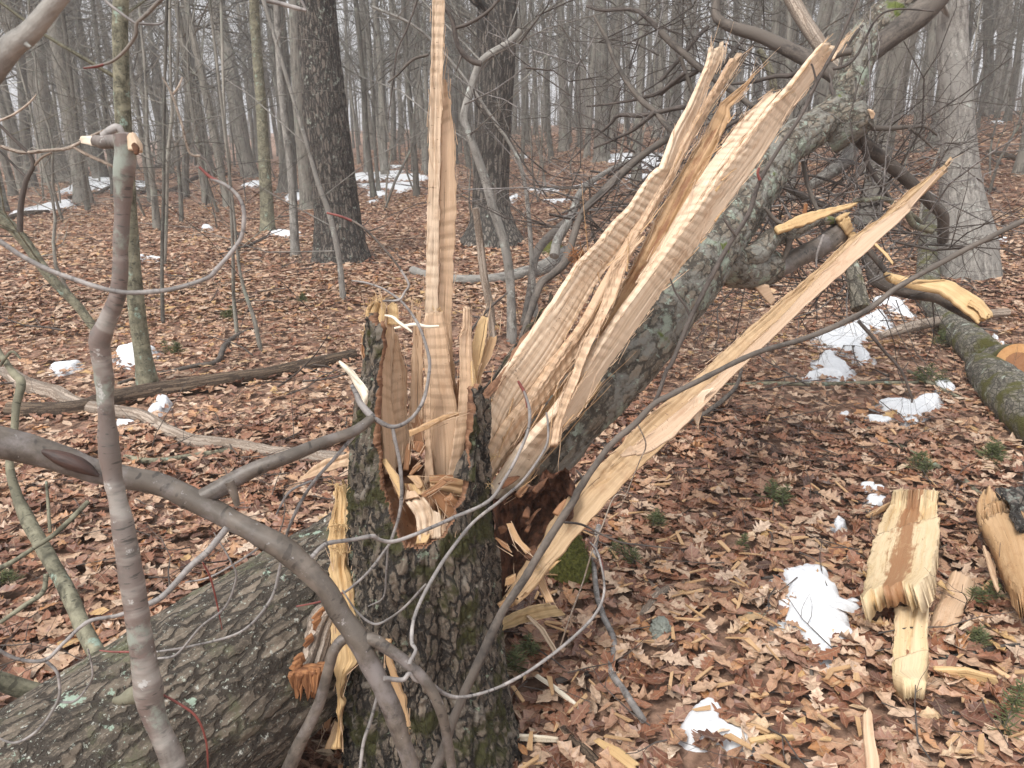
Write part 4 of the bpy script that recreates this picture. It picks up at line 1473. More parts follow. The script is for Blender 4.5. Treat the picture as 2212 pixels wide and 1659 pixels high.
    sp('p 310,1190 420,1110 560,1000', 'p 330,1230 480,1130 640,960', 1.80, 1.84, .012, 'wood_tan', None, jag=.05, cols=8)
    sp('p 700,900 760,1020 830,1180', 'p 800,870 860,1020 920,1170', 1.90, 1.86, .014, 'wood_tan', None, jag=.03, cols=8, hw=(.2, .3, .4))
    slivers(st, sedges, 'wood_pale', 26, 51, lmax=.07, rad=.001)
    return st


stump = make_stump()


# ------------------------------------------------------------------ the tree that broke off it
def make_fallen():
    base = at(1227, 891, 2.25)
    g = np.array([base[0], base[1], float(ground_h(base[0], base[1]))])
    ft = thing('fallen_tree', g, 'lichened grey tree broken from the stump and leaning away, split boards at its butt', 'fallen tree')
    pts = [(1140, 1032, 2.2, 110), (1170, 994, 2.22, 136), (1239, 898, 2.32, 156), (1340, 786, 2.5, 160), (1424, 684, 2.72, 158), (1500, 585, 3.0, 150), (1568, 490, 3.3, 134), (1632, 396, 3.6, 118), (1692, 322, 3.85, 98),
           (1760, 276, 4.05, 84), (1812, 240, 4.2, 82), (1836, 182, 4.35, 76), (1853, 125, 4.45, 78), (1890, 62, 4.55, 82), (1952, 5, 4.65, 82), (2035, -75, 4.8, 78), (2130, -170, 5.0, 70)]
    P = np.array([at(a, b, y) for a, b, y, w in pts])
    R = np.array([w / 2 / FPX * depth_at(a, b, y) for a, b, y, w in pts])
    mb = MB()
    tube(mb, P, R * .90, 90, n=330, relief=lambda b: furrow(26, .3, .010, .003)(b) + .010 * fbm(b * 6, 2), seed=2.2, capm=0)
    mb.build('trunk', M['trunk_bark'], ft)

    def limb(s, Y, w, mat='limb_bark', name='branch', sides=12, seg=.03, rel=None, wig=0.0, mats=None):
        mb = MB()
        P, R = px_path(T(s), Y, w)
        tube(mb, P, R, sides, seg, relief=rel, wig=wig, seed=float(P[0][0] * 3 + P[-1][2]))
        return mb.build(name, M[mat], ft)
    limb('D 1790,285 1840,262 1876,245', [4.15, 4.05], [95, 80, 62], 'trunk_bark', sides=32, rel=furrow(22, .2, .008, .002))
    slab('splinter', ft, T('c 1215,690 1240,680 1275,685'), T('c 1220,745 1260,740 1300,735'), [4.03, 4.0], .03, M['wood_pale'], jag=.35, cols=10)
    limb('D 1868,118 1920,78 1968,45 2010,10 2050,-35', [4.45, 4.6], [50, 54, 54, 52, 48], 'limb_bark', sides=20, rel=furrow(22, .2, .006, .002))
    limb('D 1838,190 1800,160 1753,132 1700,105 1638,76 1583,59 1550,40 1546,15 1552,-20', [4.4, 4.9], [36, 36, 34, 32, 28, 24, 20, 18, 16], sides=14, rel=lumps(12, .004))
    limb('D 1828,175 1795,135 1770,95 1742,52 1722,20 1700,-20', [4.4, 5.0], [34, 34, 33, 32, 32, 30], 'weathered', sides=14, rel=lumps(12, .004))
    limb('c 1000,370 1060,330 1140,320', [4.1, 4.05], [16, 18, 16], sides=10)
    limb('c 1060,790 1130,820 1300,960 1500,1130 1620,1250 1700,1330 1712,1400 1705,1500', [4.1, 4.6], [32, 30, 28, 27, 26, 26, 24, 22], 'limb_bark', sides=16, rel=lumps(14, .004))
    limb('c 1190,780 1330,800 1500,790 1600,790 1670,840', [4.1, 4.3], [14, 12, 9, 7, 4])
    limb('c 1330,810 1300,850 1295,900', [4.15, 4.15], [7, 5, 3])
    limb('c 1500,800 1580,860 1660,940', [4.2, 4.3], [8, 6, 3])
    limb('c 1200,790 1215,900 1240,1020 1320,1150 1390,1250', [4.1, 4.2], [14, 12, 11, 10, 8], 'dark_twig')
    limb('c 1240,1000 1190,1080 1140,1140', [4.1, 4.1], [9, 8, 5], 'dark_twig')
    limb('D 1550,560 1595,578 1635,582 1668,575', [3.12, 3.35], [90, 88, 80, 68], 'trunk_bark', sides=40, rel=furrow(22, .2, .008, .002))
    limb('D 1600,560 1638,548 1666,516 1721,494 1756,477 1800,478 1815,486', [3.15, 3.6], [52, 48, 42, 36, 28, 16, 9], 'trunk_bark', sides=20, rel=furrow(24, .2, .006, .002))
    slab('torn_strip', ft, T('c 660,1410 830,1330 1000,1290 1190,1258'), T('c 690,1440 850,1400 1010,1330 1150,1278'), [3.25, 3.45], .02, M['wood_gold'], rip=(.003, .05), jag=.05, cols=12, edge=.008, dY=-.03)
    limb('D 1620,600 1660,582 1700,570 1722,556 1774,532 1808,508 1826,498', [3.25, 3.6], [58, 48, 42, 42, 44, 50, 52], 'smooth_bark', sides=20, rel=lumps(16, .004))
    for k, (a, b) in enumerate((('c 1080,1400 1090,1350 1140,1380', 'c 1110,1460 1140,1440 1180,1400'), ('c 1060,1370 1100,1330 1150,1310', 'c 1080,1410 1130,1390 1160,1340'), ('c 1120,1460 1160,1440 1190,1460', 'c 1140,1500 1180,1490 1210,1470'))):
        slab('splinter', ft, T(a), T(b), [3.5, 3.5], .05, M['wood_gold'], jag=.4, cols=9, edge=.012, fib=.008, hw=(.1, .3, 0))
    limb('f 1130,30 1150,120 1175,240 1195,340', [3.5, 3.35], [28, 32, 36, 40], 'moss_bark', sides=18, rel=lumps(16, .004))
    slab('splinter', ft, T('f 540,210 600,190 630,195'), T('f 640,320 660,300 670,280'), [3.2, 3.2], .03, M['wood_pale'], jag=.2, cols=10)
    limb('q 480,190 600,340 700,470', [3.6, 3.6], [14, 12, 10], 'limb_bark')
    slab('splinter', ft, T('q 560,150 680,270 790,400'), T('q 590,140 720,270 805,385'), [3.6, 3.5], .012, M['wood_gold'], jag=.06, cols=6)

    # ---- the split boards of the butt
    bedges = []

    def board(L, R, Y0, Y1, th_=.03, mat='wood_pale', rip=(.0018, .028), **kw):
        bedges.append((T(L), T(R), Y0, Y1))
        return slab('split_board', ft, T(L), T(R), [Y0, Y1], th_, M[mat], rip=rip, **kw)
    # bark edge of the left board, with a reddish inner layer
    slab('bark_strip', ft, T('m 90,400 170,310 330,130 l 400,1400 600,1110 850,800 900,640 940,610'), T('m 120,430 250,340 400,180 l 480,1400 700,1080 900,870 1010,700 1030,640'), [2.02, 2.30], .02, M['stump_bark'], fib=.006, cols=14, edge=.012, jag=.1,
         sub=None)
    slab('inner_bark', ft, T('m 120,440 200,330 400,90 l 500,1290 740,980 1000,690 1060,530 1180,330 1240,240'), T('m 190,470 300,380 480,60 l 560,1340 760,1090 980,830 1090,620 1230,400 1300,280'), [2.0, 2.36], .02, M['cambium'], fib=.005, cols=14, edge=.01, jag=.1)
    board('m 100,1150 m 190,600 250,460 l 350,1620 720,1110 1040,640 1220,360 1420,170 1530,0 D 1366,448 1408,382 n 30,1580 180,1150 330,900 450,620 545,380 560,170',
          'm 190,1330 480,650 900,50 l 1150,1000 1400,560 1700,150 D 1400,460 n 100,1640 230,1310 430,900 480,760 590,540 690,330 725,145', 1.93, 2.62, .03, 'wood_cream', (.0026, .0275), cols=36, jag=.025, dY=.05, fib=.0022)
    board('m 180,1180 480,690 690,470 960,50 l 1250,1060 1450,720 1760,180 D 1446,384 n 250,1300 450,950 640,650 760,400 870,290', 'm 200,1430 430,1080 640,760 860,480 1100,150 l 1270,1290 1490,800 1800,190 n 150,1659 330,1280 520,960 690,680 760,560 860,400 925,285', 1.94, 2.66, .035, 'wood_pale', (.0022, .03),
          cols=24, jag=.03, dY=.02, fib=.005)
    # brown heart of the split
    board('m 330,1200 760,640 1120,120 l 1300,1350 1600,760 1860,250 n 200,1650 450,1250 640,900', 'm 480,1180 980,620 1230,270 l 1430,1370 1790,740 2080,330 n 470,1590 655,1250 772,980', 2.02, 2.62, .05, 'wood_tan', (.0016, .032), cols=22, jag=.08, fib=.007, edge=.006, hw=(.35, .5, .05))
    board('n 300,1500 480,1200 600,960 680,830 830,720 960,590 1035,505', 'n 430,1590 640,1250 765,1000 750,900 850,800 970,640 1042,512', 2.55, 2.66, .02, 'wood_tan', (.001, .05), cols=16, jag=.03, fib=.004, hw=(.3, .2, 0))
    # wavy slab standing before the heart
    board('m 860,980 960,560 1130,150 l 1180,1330 1440,820 1560,420 1900,0', 'm 950,960 1000,700 1190,260 l 1310,1300 1580,760 1740,300 1960,0', 1.97, 2.34, .028, 'wood_pale', (.0022, .032), cols=16, jag=.06, fib=.005, edge=.004)
    # long right-hand board
    board('m 120,1760 220,1580 560,1050 870,720 1100,420 l 1230,1620 1500,1180 1680,900 2000,480 2212,180 n 650,1659 900,1330 1180,930 1420,670 1700,290 1850,150',
          'm 240,1800 330,1659 560,1440 900,950 1240,560 1450,230 l 1520,1500 1800,1130 2100,680 2212,560 n 950,1659 1120,1430 1400,960 1700,560 1870,370 1950,250', 1.86, 2.72, .035, 'wood_cream', (.0016, .036), cols=30, jag=.02, dY=.06, fib=.002)
    board('n 1850,330 1930,210 2050,90', 'n 1890,370 1960,260 2085,95', 2.70, 2.74, .014, 'wood_cream', None, cols=8, jag=.03)
    board('m 300,1659 560,1350 900,900 1240,530 1440,260', 'm 340,1720 580,1450 920,960 1250,600 1455,320', 2.0, 2.24, .03, 'wood_gold', None, cols=12, jag=.1, dY=.06, fib=.008, edge=.008, hw=(0, .3, .5))
    # middle boards
    board('l 1800,590 2050,200 n 420,1659 650,1330 900,1000 1100,800 1220,700', 'l 1990,540 2212,200 n 600,1659 850,1330 1080,1000 1230,800 1330,690', 2.30, 2.66, .028, 'wood_cream', (.0015, .03), cols=18, jag=.03, fib=.006)
    board('n 1150,860 1260,760 1380,690', 'n 1190,880 1290,790 1395,700', 2.64, 2.67, .01, 'wood_cream', None, cols=6, jag=.05)
    board('n 560,1800 660,1640 950,1200 1200,920', 'n 620,1800 720,1659 1000,1250 1235,945', 2.45, 2.64, .016, 'wood_gold', None, cols=10, jag=.05, hw=(.1, 0, 0))
    board('l 1800,560 1900,450 2010,400', 'l 1860,560 1960,470 2020,420', 2.36, 2.34, .01, 'wood_tan', None, cols=8, jag=.2, edge=.006)
    # orange shredded bark fibres at the bark edge
    tw = Twigs()
    r = np.random.default_rng(8)
    for k in range(90):
        p = at(1014.9 + r.uniform(1100, 1260) * SC2, 493.7 + r.uniform(240, 380) * SC2, 2.36 + r.normal(0, .01))
        grow(tw, p, np.array([r.normal(-.1, .6), r.normal(-.4, .5), r.normal(.5, .6)]), r.uniform(.015, .04), .0016, 0, r, -.3, 1.4)
    for k in range(22):
        p = at(1014.9 + r.uniform(1350, 1400) * SC2, 493.7 + r.uniform(280, 380) * SC2, 2.30)
        grow(tw, p, np.array([r.normal(.1, .4), r.normal(-.4, .4), r.normal(0, .6)]), r.uniform(.012, .03), .0014, 0, r, -.3, 1.2)
    mb = MB()
    tw.flush(mb, 4)
    mb.build('bark_fibres', M['rot_orange'], ft)['kind'] = 'stuff'
    board('l 1290,270 1310,330', 'l 1340,270 1355,340', 2.3, 2.3, .012, 'wood_white', None, cols=6, jag=.1)

    slivers(ft, bedges, 'wood_pale', 40, 52, lmax=.12, rad=.0013)
    slivers(ft, bedges, 'wood_tan', 3.5, 53, lmax=.24, rad=.0026)
    # ---- crown thrown over the ground behind
    B = [('b 1390,1590 1420,1480 1500,1350 1560,1190 1700,1080 1850,1000', [5.4, 6.2], [22, 20, 18, 15, 12, 8], 'grey_bark'),
         ('b 2212,340 2100,240 2000,130 1880,60 1700,60 1600,40', [5.0, 5.6], [15, 13, 11, 9, 7, 5], 'dark_twig'),
         ('b 2150,840 2020,700 1900,580 1800,430 1740,300 1690,180 1640,100', [4.6, 5.2], [14, 13, 12, 10, 9, 8, 5], 'limb_bark'),
         ('b 2212,660 2000,710 1800,720 1750,770 1640,860', [4.6, 5.0], [11, 10, 9, 7, 4], 'dark_twig'),
         ('b 2020,700 1900,800 1760,870 1640,920', [4.7, 5.0], [10, 8, 6, 4], 'dark_twig'),
         ('b 2212,450 2060,570 1960,600 1800,640 1600,660', [4.8, 5.3], [10, 9, 8, 6, 4], 'dark_twig'),
         ('n 0,70 130,210 300,350 470,480 640,620 820,740 1000,900', [5.0, 4.7], [14, 15, 15, 16, 16, 15, 12], 'limb_bark'),
         ('n 0,750 130,640 300,560 430,480 550,420', [5.0, 4.9], [10, 11, 11, 9, 6], 'dark_twig'),
         ('n 220,340 280,520 350,740', [4.9, 4.9], [9, 9, 8], 'limb_bark'),
         ('n 1600,420 1430,540 1250,550 1000,610 760,640', [4.5, 4.9], [13, 12, 10, 8, 5], 'dark_twig'),
         ('n 600,520 700,400 820,240 950,110', [5, 5.2], [7, 8, 8, 5], 'dark_twig'),
         ('n 0,600 220,350 400,120 520,0', [5.2, 5.2], [8, 9, 9, 8], 'dark_twig'),
         ('n 700,1130 850,1040 1000,980 1180,960', [4.8, 4.6], [7, 8, 8, 6], 'dark_twig'),
         ('n 1880,780 1840,660 1860,640 1830,520', [4.2, 4.3], [10, 8, 6, 4], 'dark_twig'),
         ('n 2212,0 2100,130 2000,300 1960,460', [4.3, 4.3], [5, 6, 6, 6], 'dark_twig'),
         ('c 1020,430 1100,410 1180,330 1290,120 1400,60 1650,70', [4.2, 4.1], [8, 7, 6, 5, 4, 3], 'dark_twig'),
         ('c 850,1270 840,1350', [3.4, 3.4], [8, 10], 'rot_orange'),
         ('c 600,1290 660,1370 700,1395', [3.3, 3.3], [7, 9, 10], 'limb_bark'),
         ('c 760,1480 740,1560 700,1659', [3.3, 3.3], [16, 12, 10], 'limb_bark'),
         ('c 960,1460 930,1560 920,1659', [3.3, 3.3], [6, 5, 4], 'grey_twig'),
         ('c 1160,1250 1350,1240 1430,1290 1550,1370 1610,1440', [4.0, 4.4], [10, 11, 12, 13, 10], 'green_bark'),
         ('c 1480,1320 1540,1400 1640,1440', [4.1, 4.2], [14, 15, 12], 'green_bark'),
         ('c 840,1010 870,1150 930,1300 1050,1400', [4.0, 3.8], [9, 10, 9, 6], 'limb_bark'),
         ('c 560,310 620,420 660,560', [5.4, 5.4], [14, 16, 16], 'green_bark'),
         ('c 700,1150 860,1240 1000,1300 1100,1390', [4.2, 4.1], [12, 12, 10, 9], 'limb_bark'),
         ('c 1160,880 1100,1000 960,1100 880,1150', [4.7, 4.5], [30, 32, 26, 18], 'grey_bark'),
         ('e 860,500 1000,330 1100,240', [5, 5], [5, 5, 4], 'dark_twig')]
    for s, Y, w, mt in B:
        limb(s, Y, w, mt, sides=8, wig=.006)
    r = np.random.default_rng(31)
    tw = Twigs()
    tw2 = Twigs()
    # twiggy sprays: starting spots in the tangle with distance
    for (x0, y0, x1, y1, ya, yb, cnt, L, r0) in ((1230, 40, 1560, 330, 4.8, 5.8, 30, 1.0, .006), (1180, 330, 1480, 520, 5.2, 6.4, 60, 1.1, .009), (1480, 60, 1800, 260, 4.7, 5.4, 16, .9, .006),
                                                 (1640, 380, 1990, 560, 3.9, 4.9, 66, .85, .008), (1500, 420, 1700, 560, 4.6, 5.4, 34, .8, .008), (1750, 260, 2000, 420, 4.3, 5.0, 22, .7, .006), (1700, 580, 2000, 660, 3.6, 4.2, 26, .6, .005),
                                                 (1250, 560, 1440, 660, 5.6, 6.4, 10, .9, .006), (1000, 20, 1250, 260, 5.0, 6.0, 12, .9, .006)):
        for _ in range(cnt):
            p = at(r.uniform(x0, x1), r.uniform(y0, y1), r.uniform(ya, yb))
            p[2] = max(p[2], float(ground_h(p[0], p[1])) + .05)
            d = np.array([r.normal(0, 1), r.normal(-.1, .5), r.normal(.1, .55)])
            (tw if r.random() < .7 else tw2)
            grow(tw if r.random() < .7 else tw2, p, d, L * r.uniform(.6, 1.3), r0 * r.uniform(.5, 1.2), 2, r, -.05, .8, (4, 4), 5, .5)
    mb = MB()
    tw.flush(mb, 3)
    mb.build('twigs', M['dark_twig'], ft)['kind'] = 'stuff'
    mb = MB()
    tw2.flush(mb, 3)
    mb.build('twigs', M['grey_twig'], ft)['kind'] = 'stuff'
    return ft


fallen = make_fallen()


# ------------------------------------------------------------------ big lichened log, lower left
def make_log():
    A = np.array([-.40, 2.27, .31])
    B = np.array([-1.05, 1.28, .23])
    P = np.array([A + (A - B) * .22, A, .5 * (A + B), B, B + (B - A) * .55])
    lg = thing('mossy_log', (float(P[1][0]), float(P[1][1]), 0), 'thick lichen spotted log lying in the lower left corner beside the stump', 'log')
    mb = MB()

    def rel(b):
        w = b + np.column_stack([b[:, 2] * .0, b[:, 2] * .0, b[:, 2] * 0])
        n = np.abs(vnoise((w + .05 * np.column_stack([fbm(w * 4, 2), fbm(w * 4 + 7, 2), 0 * w[:, 0]])) * np.array([17, 17, 3.2])))
        n2 = np.abs(vnoise(w * np.array([34, 34, 5]) + 7))
        return .009 * (np.minimum(n / .12, 1) - .8) + .006 * (np.minimum(n2 / .3, 1) - .6) + .010 * fbm(w * 6, 3) + .0035 * fbm(w * 60, 2)
    tube(mb, P, np.array([.236, .242, .25, .255, .265]), 210, n=270, relief=rel, seed=4.0, capm=1)
    mb.build('trunk', [M['log_bark'], M['wood_brown']], lg)
    # shattered plate of ribbed bark at its broken end
    L = T('o 150,980 140,760 200,620 300,330 420,140 500,80')
    R = T('o 420,1050 480,900 520,760 580,560 600,300 600,130')
    ax_ = (A - B) / np.linalg.norm(A - B)

    def on_log(px, py, gap=.02):
        d = ray(px, py)
        m = (CAMP - B) - ax_ * ((CAMP - B) @ ax_)
        e = d - ax_ * (d @ ax_)
        r_ = .25
        qa, qb, qc = e @ e, 2 * m @ e, m @ m - r_ * r_
        dis = qb * qb - 4 * qa * qc
        t_ = (-qb - math.sqrt(max(dis, 0))) / (2 * qa)
        return d[1] * t_ - gap
    y_lo, y_hi = on_log(*T('o 300,900')[0]), on_log(*T('o 520,200')[0])
    slab('bark_plate', lg, L, R, [min(y_lo, 1.74), min(y_hi, 1.84)], .03, M['weathered'], rip=None, cols=40, jag=.03, fib=.016, edge=.014, dY=.02, bow=.03)
    r = np.random.default_rng(12)
    for k in range(16):
        f = (k + .5) / 16
        a = np.array(T('o 150,960')[0]) * (1 - f) + np.array(T('o 520,900')[0]) * f
        up, dn = r.uniform(18, 34), r.uniform(14, 52)
        w = r.uniform(9, 18)
        slab('splinter', lg, [(a[0] - w, a[1] - up), (a[0] - w * .6, a[1]), (a[0] - 2 + r.normal(0, 3), a[1] + dn)], [(a[0] + w, a[1] - up), (a[0] + w * .6, a[1]), (a[0] + 2 + r.normal(0, 3), a[1] + dn)],
             [min(y_lo, 1.74) - .01 + r.normal(0, .012), min(y_lo, 1.74) + r.normal(0, .03)], .012, M['rot_orange'], jag=.3, cols=7, edge=.010, fib=.008)
    for k in range(10):
        f = r.random()
        a = np.array(T('o 140,740')[0]) * (1 - f) + np.array(T('o 440,110')[0]) * f
        slab('splinter', lg, [(a[0] + 14, a[1] - 8), (a[0] - r.uniform(4, 14), a[1] + r.uniform(6, 22))], [(a[0] + 20, a[1] + 8), (a[0] - 2, a[1] + 28)], [min(y_lo, 1.74) * (1 - f) + min(y_hi, 1.84) * f - .01, min(y_lo, 1.74) * (1 - f) + min(y_hi, 1.84) * f - .03], .01, M['rot_orange'], jag=.4, cols=6, edge=.008, fib=.006)
    slab('splinter', lg, T('k -330,640 -200,520 0,430 270,360'), T('k -340,680 -180,640 0,560 260,500'), [2.05, 1.98], .02, M['wood_pale'], jag=.05, cols=10, edge=.01, rip=(.002, .04))
    return lg


make_log()
# ------------------------------------------------------------------ limbs hanging in the foreground
def px_thing(name, label, cat, parts, group=None, base=None):
    """parts: (part name, picture points, distances, widths, material, sides)"""
    first = parts[0]
    P, _ = px_path(T(first[1]), first[2], first[3])
    b = P[np.argmin(P[:, 2])] if base is None else base
    t = thing(name, b, label, cat, group)
    for pt in parts:
        nm, s, Y, w, mat, sides = pt[:6]
        rel = pt[6] if len(pt) > 6 else None
        P, R = px_path(T(s), Y, w)
        mb = MB()
        R = R * .88
        L = np.linalg.norm(np.diff(P, axis=0), axis=1).sum()
        tube(mb, P, R, sides, max(.004, min(.03, R.mean() * .8)), relief=rel, seed=float(abs(P[0][0] * 5 + P[-1][2] * 3)) % 30, wig=R.mean() * .10)
        mb.build(nm, M[mat], t)
    return t


def knobby(b):
    s = b[:, 2]
    w = np.minimum(1.0, np.linalg.norm(b[:, :2] - b[:, :2].mean(0), axis=1).mean() / .01)
    return w * (.0009 * np.clip(np.sin(s * 90 + 3 * vnoise(np.column_stack([s * 6, s * 0, s * 0]))) * 4 - 3, 0, 1) + .0010 * fbm(b * np.array([30, 30, 60]), 3))


def gnarl(b):
    return knobby(b) + .0030 * fbm(b * np.array([9, 9, 14]), 2) + .0012 * fbm(b * np.array([60, 60, 40]), 2)


bs = px_thing('snapped_stem', 'grey ringed sapling stem, bent and snapped at its top, standing before the lichened log', 'broken stem',
              [('stem', 'D 268,292 272,330 266,400 264,450 262,549 259,610 254,645 236,690 216,733 217,760 226,844 231,905 234,965 244,1030 254,1069 272,1180 289,1291 300,1360 312,1430 320,1495 330,1535 357,1604 382,1670 420,1760', [1.06, 1.04, .98],
                [50, 48, 43, 41, 37, 37, 38, 42, 50, 45, 43, 43, 44, 45, 47, 50, 53, 56, 60, 66, 60, 56, 56, 56], 'birch_bark', 36, gnarl),
               ('knob_stub', 'D 320,1495 290,1500 262,1512 244,1512', [1.02, 1.0], [50, 46, 30, 16], 'green_bark', 20, lumps(40, .003)),
               ('broken_top', 'a 770,880 700,878 640,885 590,875', [1.07, 1.08], [34, 32, 30, 27], 'birch_bark', 24, lumps(40, .002)),
               ('curled_bark', 'a 640,845 690,810 735,795 760,830', [1.10, 1.10], [16, 18, 16, 8], 'grey_twig', 12, lumps(50, .002)),
               ('spur', 'D 352,1560 348,1580 351,1603', [1.0, 1.0], [9, 7, 3], 'dark_twig', 8)])
slab('splinter', bs, T('a 600,855 540,850 480,850'), T('a 600,910 550,898 500,892'), [1.075, 1.08], .016, M['wood_white'], jag=.2, cols=8)
slab('splinter', bs, T('a 795,930 785,850 800,822'), T('a 850,930 850,880 818,818'), [1.045, 1.05], .02, M['wood_cream'], jag=.1, cols=8, edge=.002)
mb = MB()
P, R = px_path(T('a 830,900 848,925 850,960'), [1.035, 1.03], [14, 16, 10])
tube(mb, P, R, 12, .004, relief=lumps(80, .002))
mb.build('knot', M['rot'], bs)

bb = px_thing('forked_branch', 'smooth dark branch arching from the left edge across the stump, with a dark oval wound', 'branch',
              [('stem', 'D -60,945 0,957 100,980 208,1017 280,1032 347,1046 434,1086 521,1135 575,1165 625,1197 694,1263 740,1333 777,1388 798,1430 840,1517 881,1638 905,1740', [1.20, 1.28, 1.22, 1.15],
                [82, 78, 66, 60, 56, 54, 54, 52, 54, 55, 52, 52, 56, 48, 45, 44, 44], 'smooth_bark', 32, gnarl),
               ('fork', 'D 772,1378 800,1380 826,1394 881,1434 926,1483 957,1552 975,1659 978,1720', [1.215, 1.18], [40, 36, 31, 29, 28, 25, 22, 22], 'smooth_bark', 20, lumps(24, .001)),
               ('fork', 'D 768,1372 742,1380 722,1405 714,1432 700,1480 687,1524 660,1580 645,1612 622,1665 600,1720', [1.215, 1.16], [30, 28, 27, 26, 27, 28, 30, 33, 36, 36], 'smooth_bark', 20, lumps(24, .001)),
               ('fork', 'D 428,1080 470,1058 514,1032 570,1005 625,986 700,955 768,931 804,902', [1.272, 1.33, 1.45], [40, 44, 41, 36, 34, 30, 27, 23], 'smooth_bark', 20, lumps(24, .001)),
               ('stub', 'D 495,1040 505,1065 513,1092', [1.25, 1.25], [24, 20, 14], 'smooth_bark', 12),
               ('twig', 'D 804,902 779,872 770,852 759,832', [1.45, 1.47], [20, 16, 14, 9], 'grey_twig', 12),
               ('twig', 'D 804,902 848,922 888,904 914,866 926,813 927,773 912,721 896,688 868,652 832,626 794,612 760,606', [1.45, 1.55], [13, 11, 9, 9, 8, 8, 7, 7, 6, 5, 5, 4], 'grey_twig', 10, knobby),
               ('twig', 'D 848,923 852,945 864,1004 868,1064 862,1113 850,1153 838,1180 797,1234 760,1268 742,1281', [1.46, 1.42], [9, 9, 9, 9, 8, 8, 8, 7, 6, 6], 'grey_twig', 10, knobby),
               ('twig', 'D 740,1281 690,1300 640,1310', [1.41, 1.40], [6, 5, 4], 'red_twig', 8),
               ('twig', 'D 838,1180 834,1240 828,1290 795,1310', [1.5, 1.5], [5, 5, 4, 3], 'grey_twig', 8),
               ('twig', 'D 673,1204 690,1186 711,1173 760,1166 805,1158 815,1164 847,1170 902,1152 980,1118 1055,1083 1090,1035 1110,1000 1138,938 1144,891 1134,851 1120,826', [1.18, 1.42, 1.5],
                [12, 11, 11, 10, 11, 10, 10, 9, 9, 9, 8, 8, 8, 8, 7, 6], 'grey_twig', 10, knobby),
               ('bud', 'D 1140,880 1134,851 1126,835 1119,823', [1.492, 1.498], [7, 8, 8, 6], 'red_twig', 8),
               ('twig', 'D 884,1436 886,1428 898,1404 889,1385 895,1333 923,1270 965,1201 1020,1131 1079,1083 1126,1042 1164,992 1182,956 1184,917 1180,891', [1.18, 1.45, 1.5],
                [11, 10, 9, 10, 9, 9, 9, 8, 8, 7, 7, 6, 6, 4], 'grey_twig', 10, knobby),
               ('twig', 'D 740,1275 770,1320 800,1345 825,1345 870,1315 920,1262', [1.38, 1.36], [4, 5, 6, 6, 6, 6], 'grey_twig', 8),
               ('twig', 'D 830,1465 870,1468 884,1455 900,1470 933,1479 961,1499 996,1506 1055,1493 1124,1461 1194,1413 1263,1354 1298,1305 1305,1256 1291,1194 1274,1170', [1.17, 1.3, 1.5],
                [12, 12, 11, 9, 9, 9, 9, 8, 8, 8, 8, 7, 6, 6, 4], 'grey_twig', 10, knobby),
               ('twig', 'D 1305,1256 1300,1220 1291,1194 1274,1170', [1.478, 1.5], [6, 7, 7, 5], 'red_twig', 8),
               ('twig', 'D 815,1505 800,1560 785,1605 778,1660', [1.25, 1.2], [8, 9, 9, 8], 'grey_twig', 8),
               ('twig', 'D 490,1140 450,1190 410,1225 355,1285 319,1305 257,1329 191,1343 139,1388 97,1426 35,1423 -20,1395', [1.22, 1.12, 1.05], [16, 17, 16, 15, 15, 10, 10, 9, 10, 9, 9], 'grey_twig', 10, knobby),
               ('twig', 'D 97,1426 122,1450 128,1475 125,1513 87,1572 35,1604 -15,1590', [1.09, 1.05], [8, 8, 7, 7, 7, 6, 5], 'grey_twig', 8),
               ('twig', 'D 125,1516 160,1515 185,1490 200,1460 196,1425 190,1402', [1.08, 1.08], [6, 6, 5, 5, 4, 4], 'grey_twig', 8),
               ('twig', 'D 337,1408 417,1395 521,1364 583,1298 604,1229 618,1159 642,1100 677,1042 729,983 768,938', [1.25, 1.35, 1.42], [5, 6, 6, 7, 7, 7, 8, 8, 9, 10], 'grey_twig', 10, knobby),
               ('twig', 'D 215,1405 245,1408 280,1408', [1.2, 1.2], [3, 5, 6], 'red_twig', 8),
               ('twig', 'D 340,1423 382,1413 434,1354 486,1312 510,1250 500,1215 476,1173 462,1150', [1.24, 1.26], [6, 6, 6, 6, 5, 5, 4, 3], 'grey_twig', 8, knobby),
               ('twig', 'D 438,1215 455,1250 470,1310 480,1360', [1.25, 1.26], [4, 5, 4, 2], 'red_twig', 8),
               ('twig', 'D 400,1258 450,1248 500,1222 550,1190 600,1150', [1.28, 1.34], [4, 5, 5, 6, 6], 'grey_twig', 8),
               ('twig', 'D 597,1111 625,1063 674,1038', [1.36, 1.38], [5, 6, 6], 'grey_twig', 8),
               ('twig', 'D 350,1500 390,1522 425,1550 445,1600 450,1670', [1.02, 1.02], [5, 6, 6, 5, 5], 'red_twig', 8)])
mb = MB()
P, R = px_path(T('D 92,968 140,985 185,1003 222,1024'), [1.225, 1.222], [8, 30, 32, 8])
tube(mb, P + np.array([0, -.0125, .002]), R, 20, .003, relief=lumps(60, .002))
mb.build('wound', M['wound'], bb)
slab('splinter', bb, T('j 120,880 90,850 80,840'), T('j 400,1180 250,980 100,850'), [1.52, 1.56], .006, M['wood_white'], jag=.05, cols=6)
slab('splinter', bb, T('j 370,1330 320,1200 200,980 90,850'), T('j 385,1150 340,1080 230,940 100,845'), [1.50, 1.56], .006, M['wood_white'], jag=.05, cols=8)

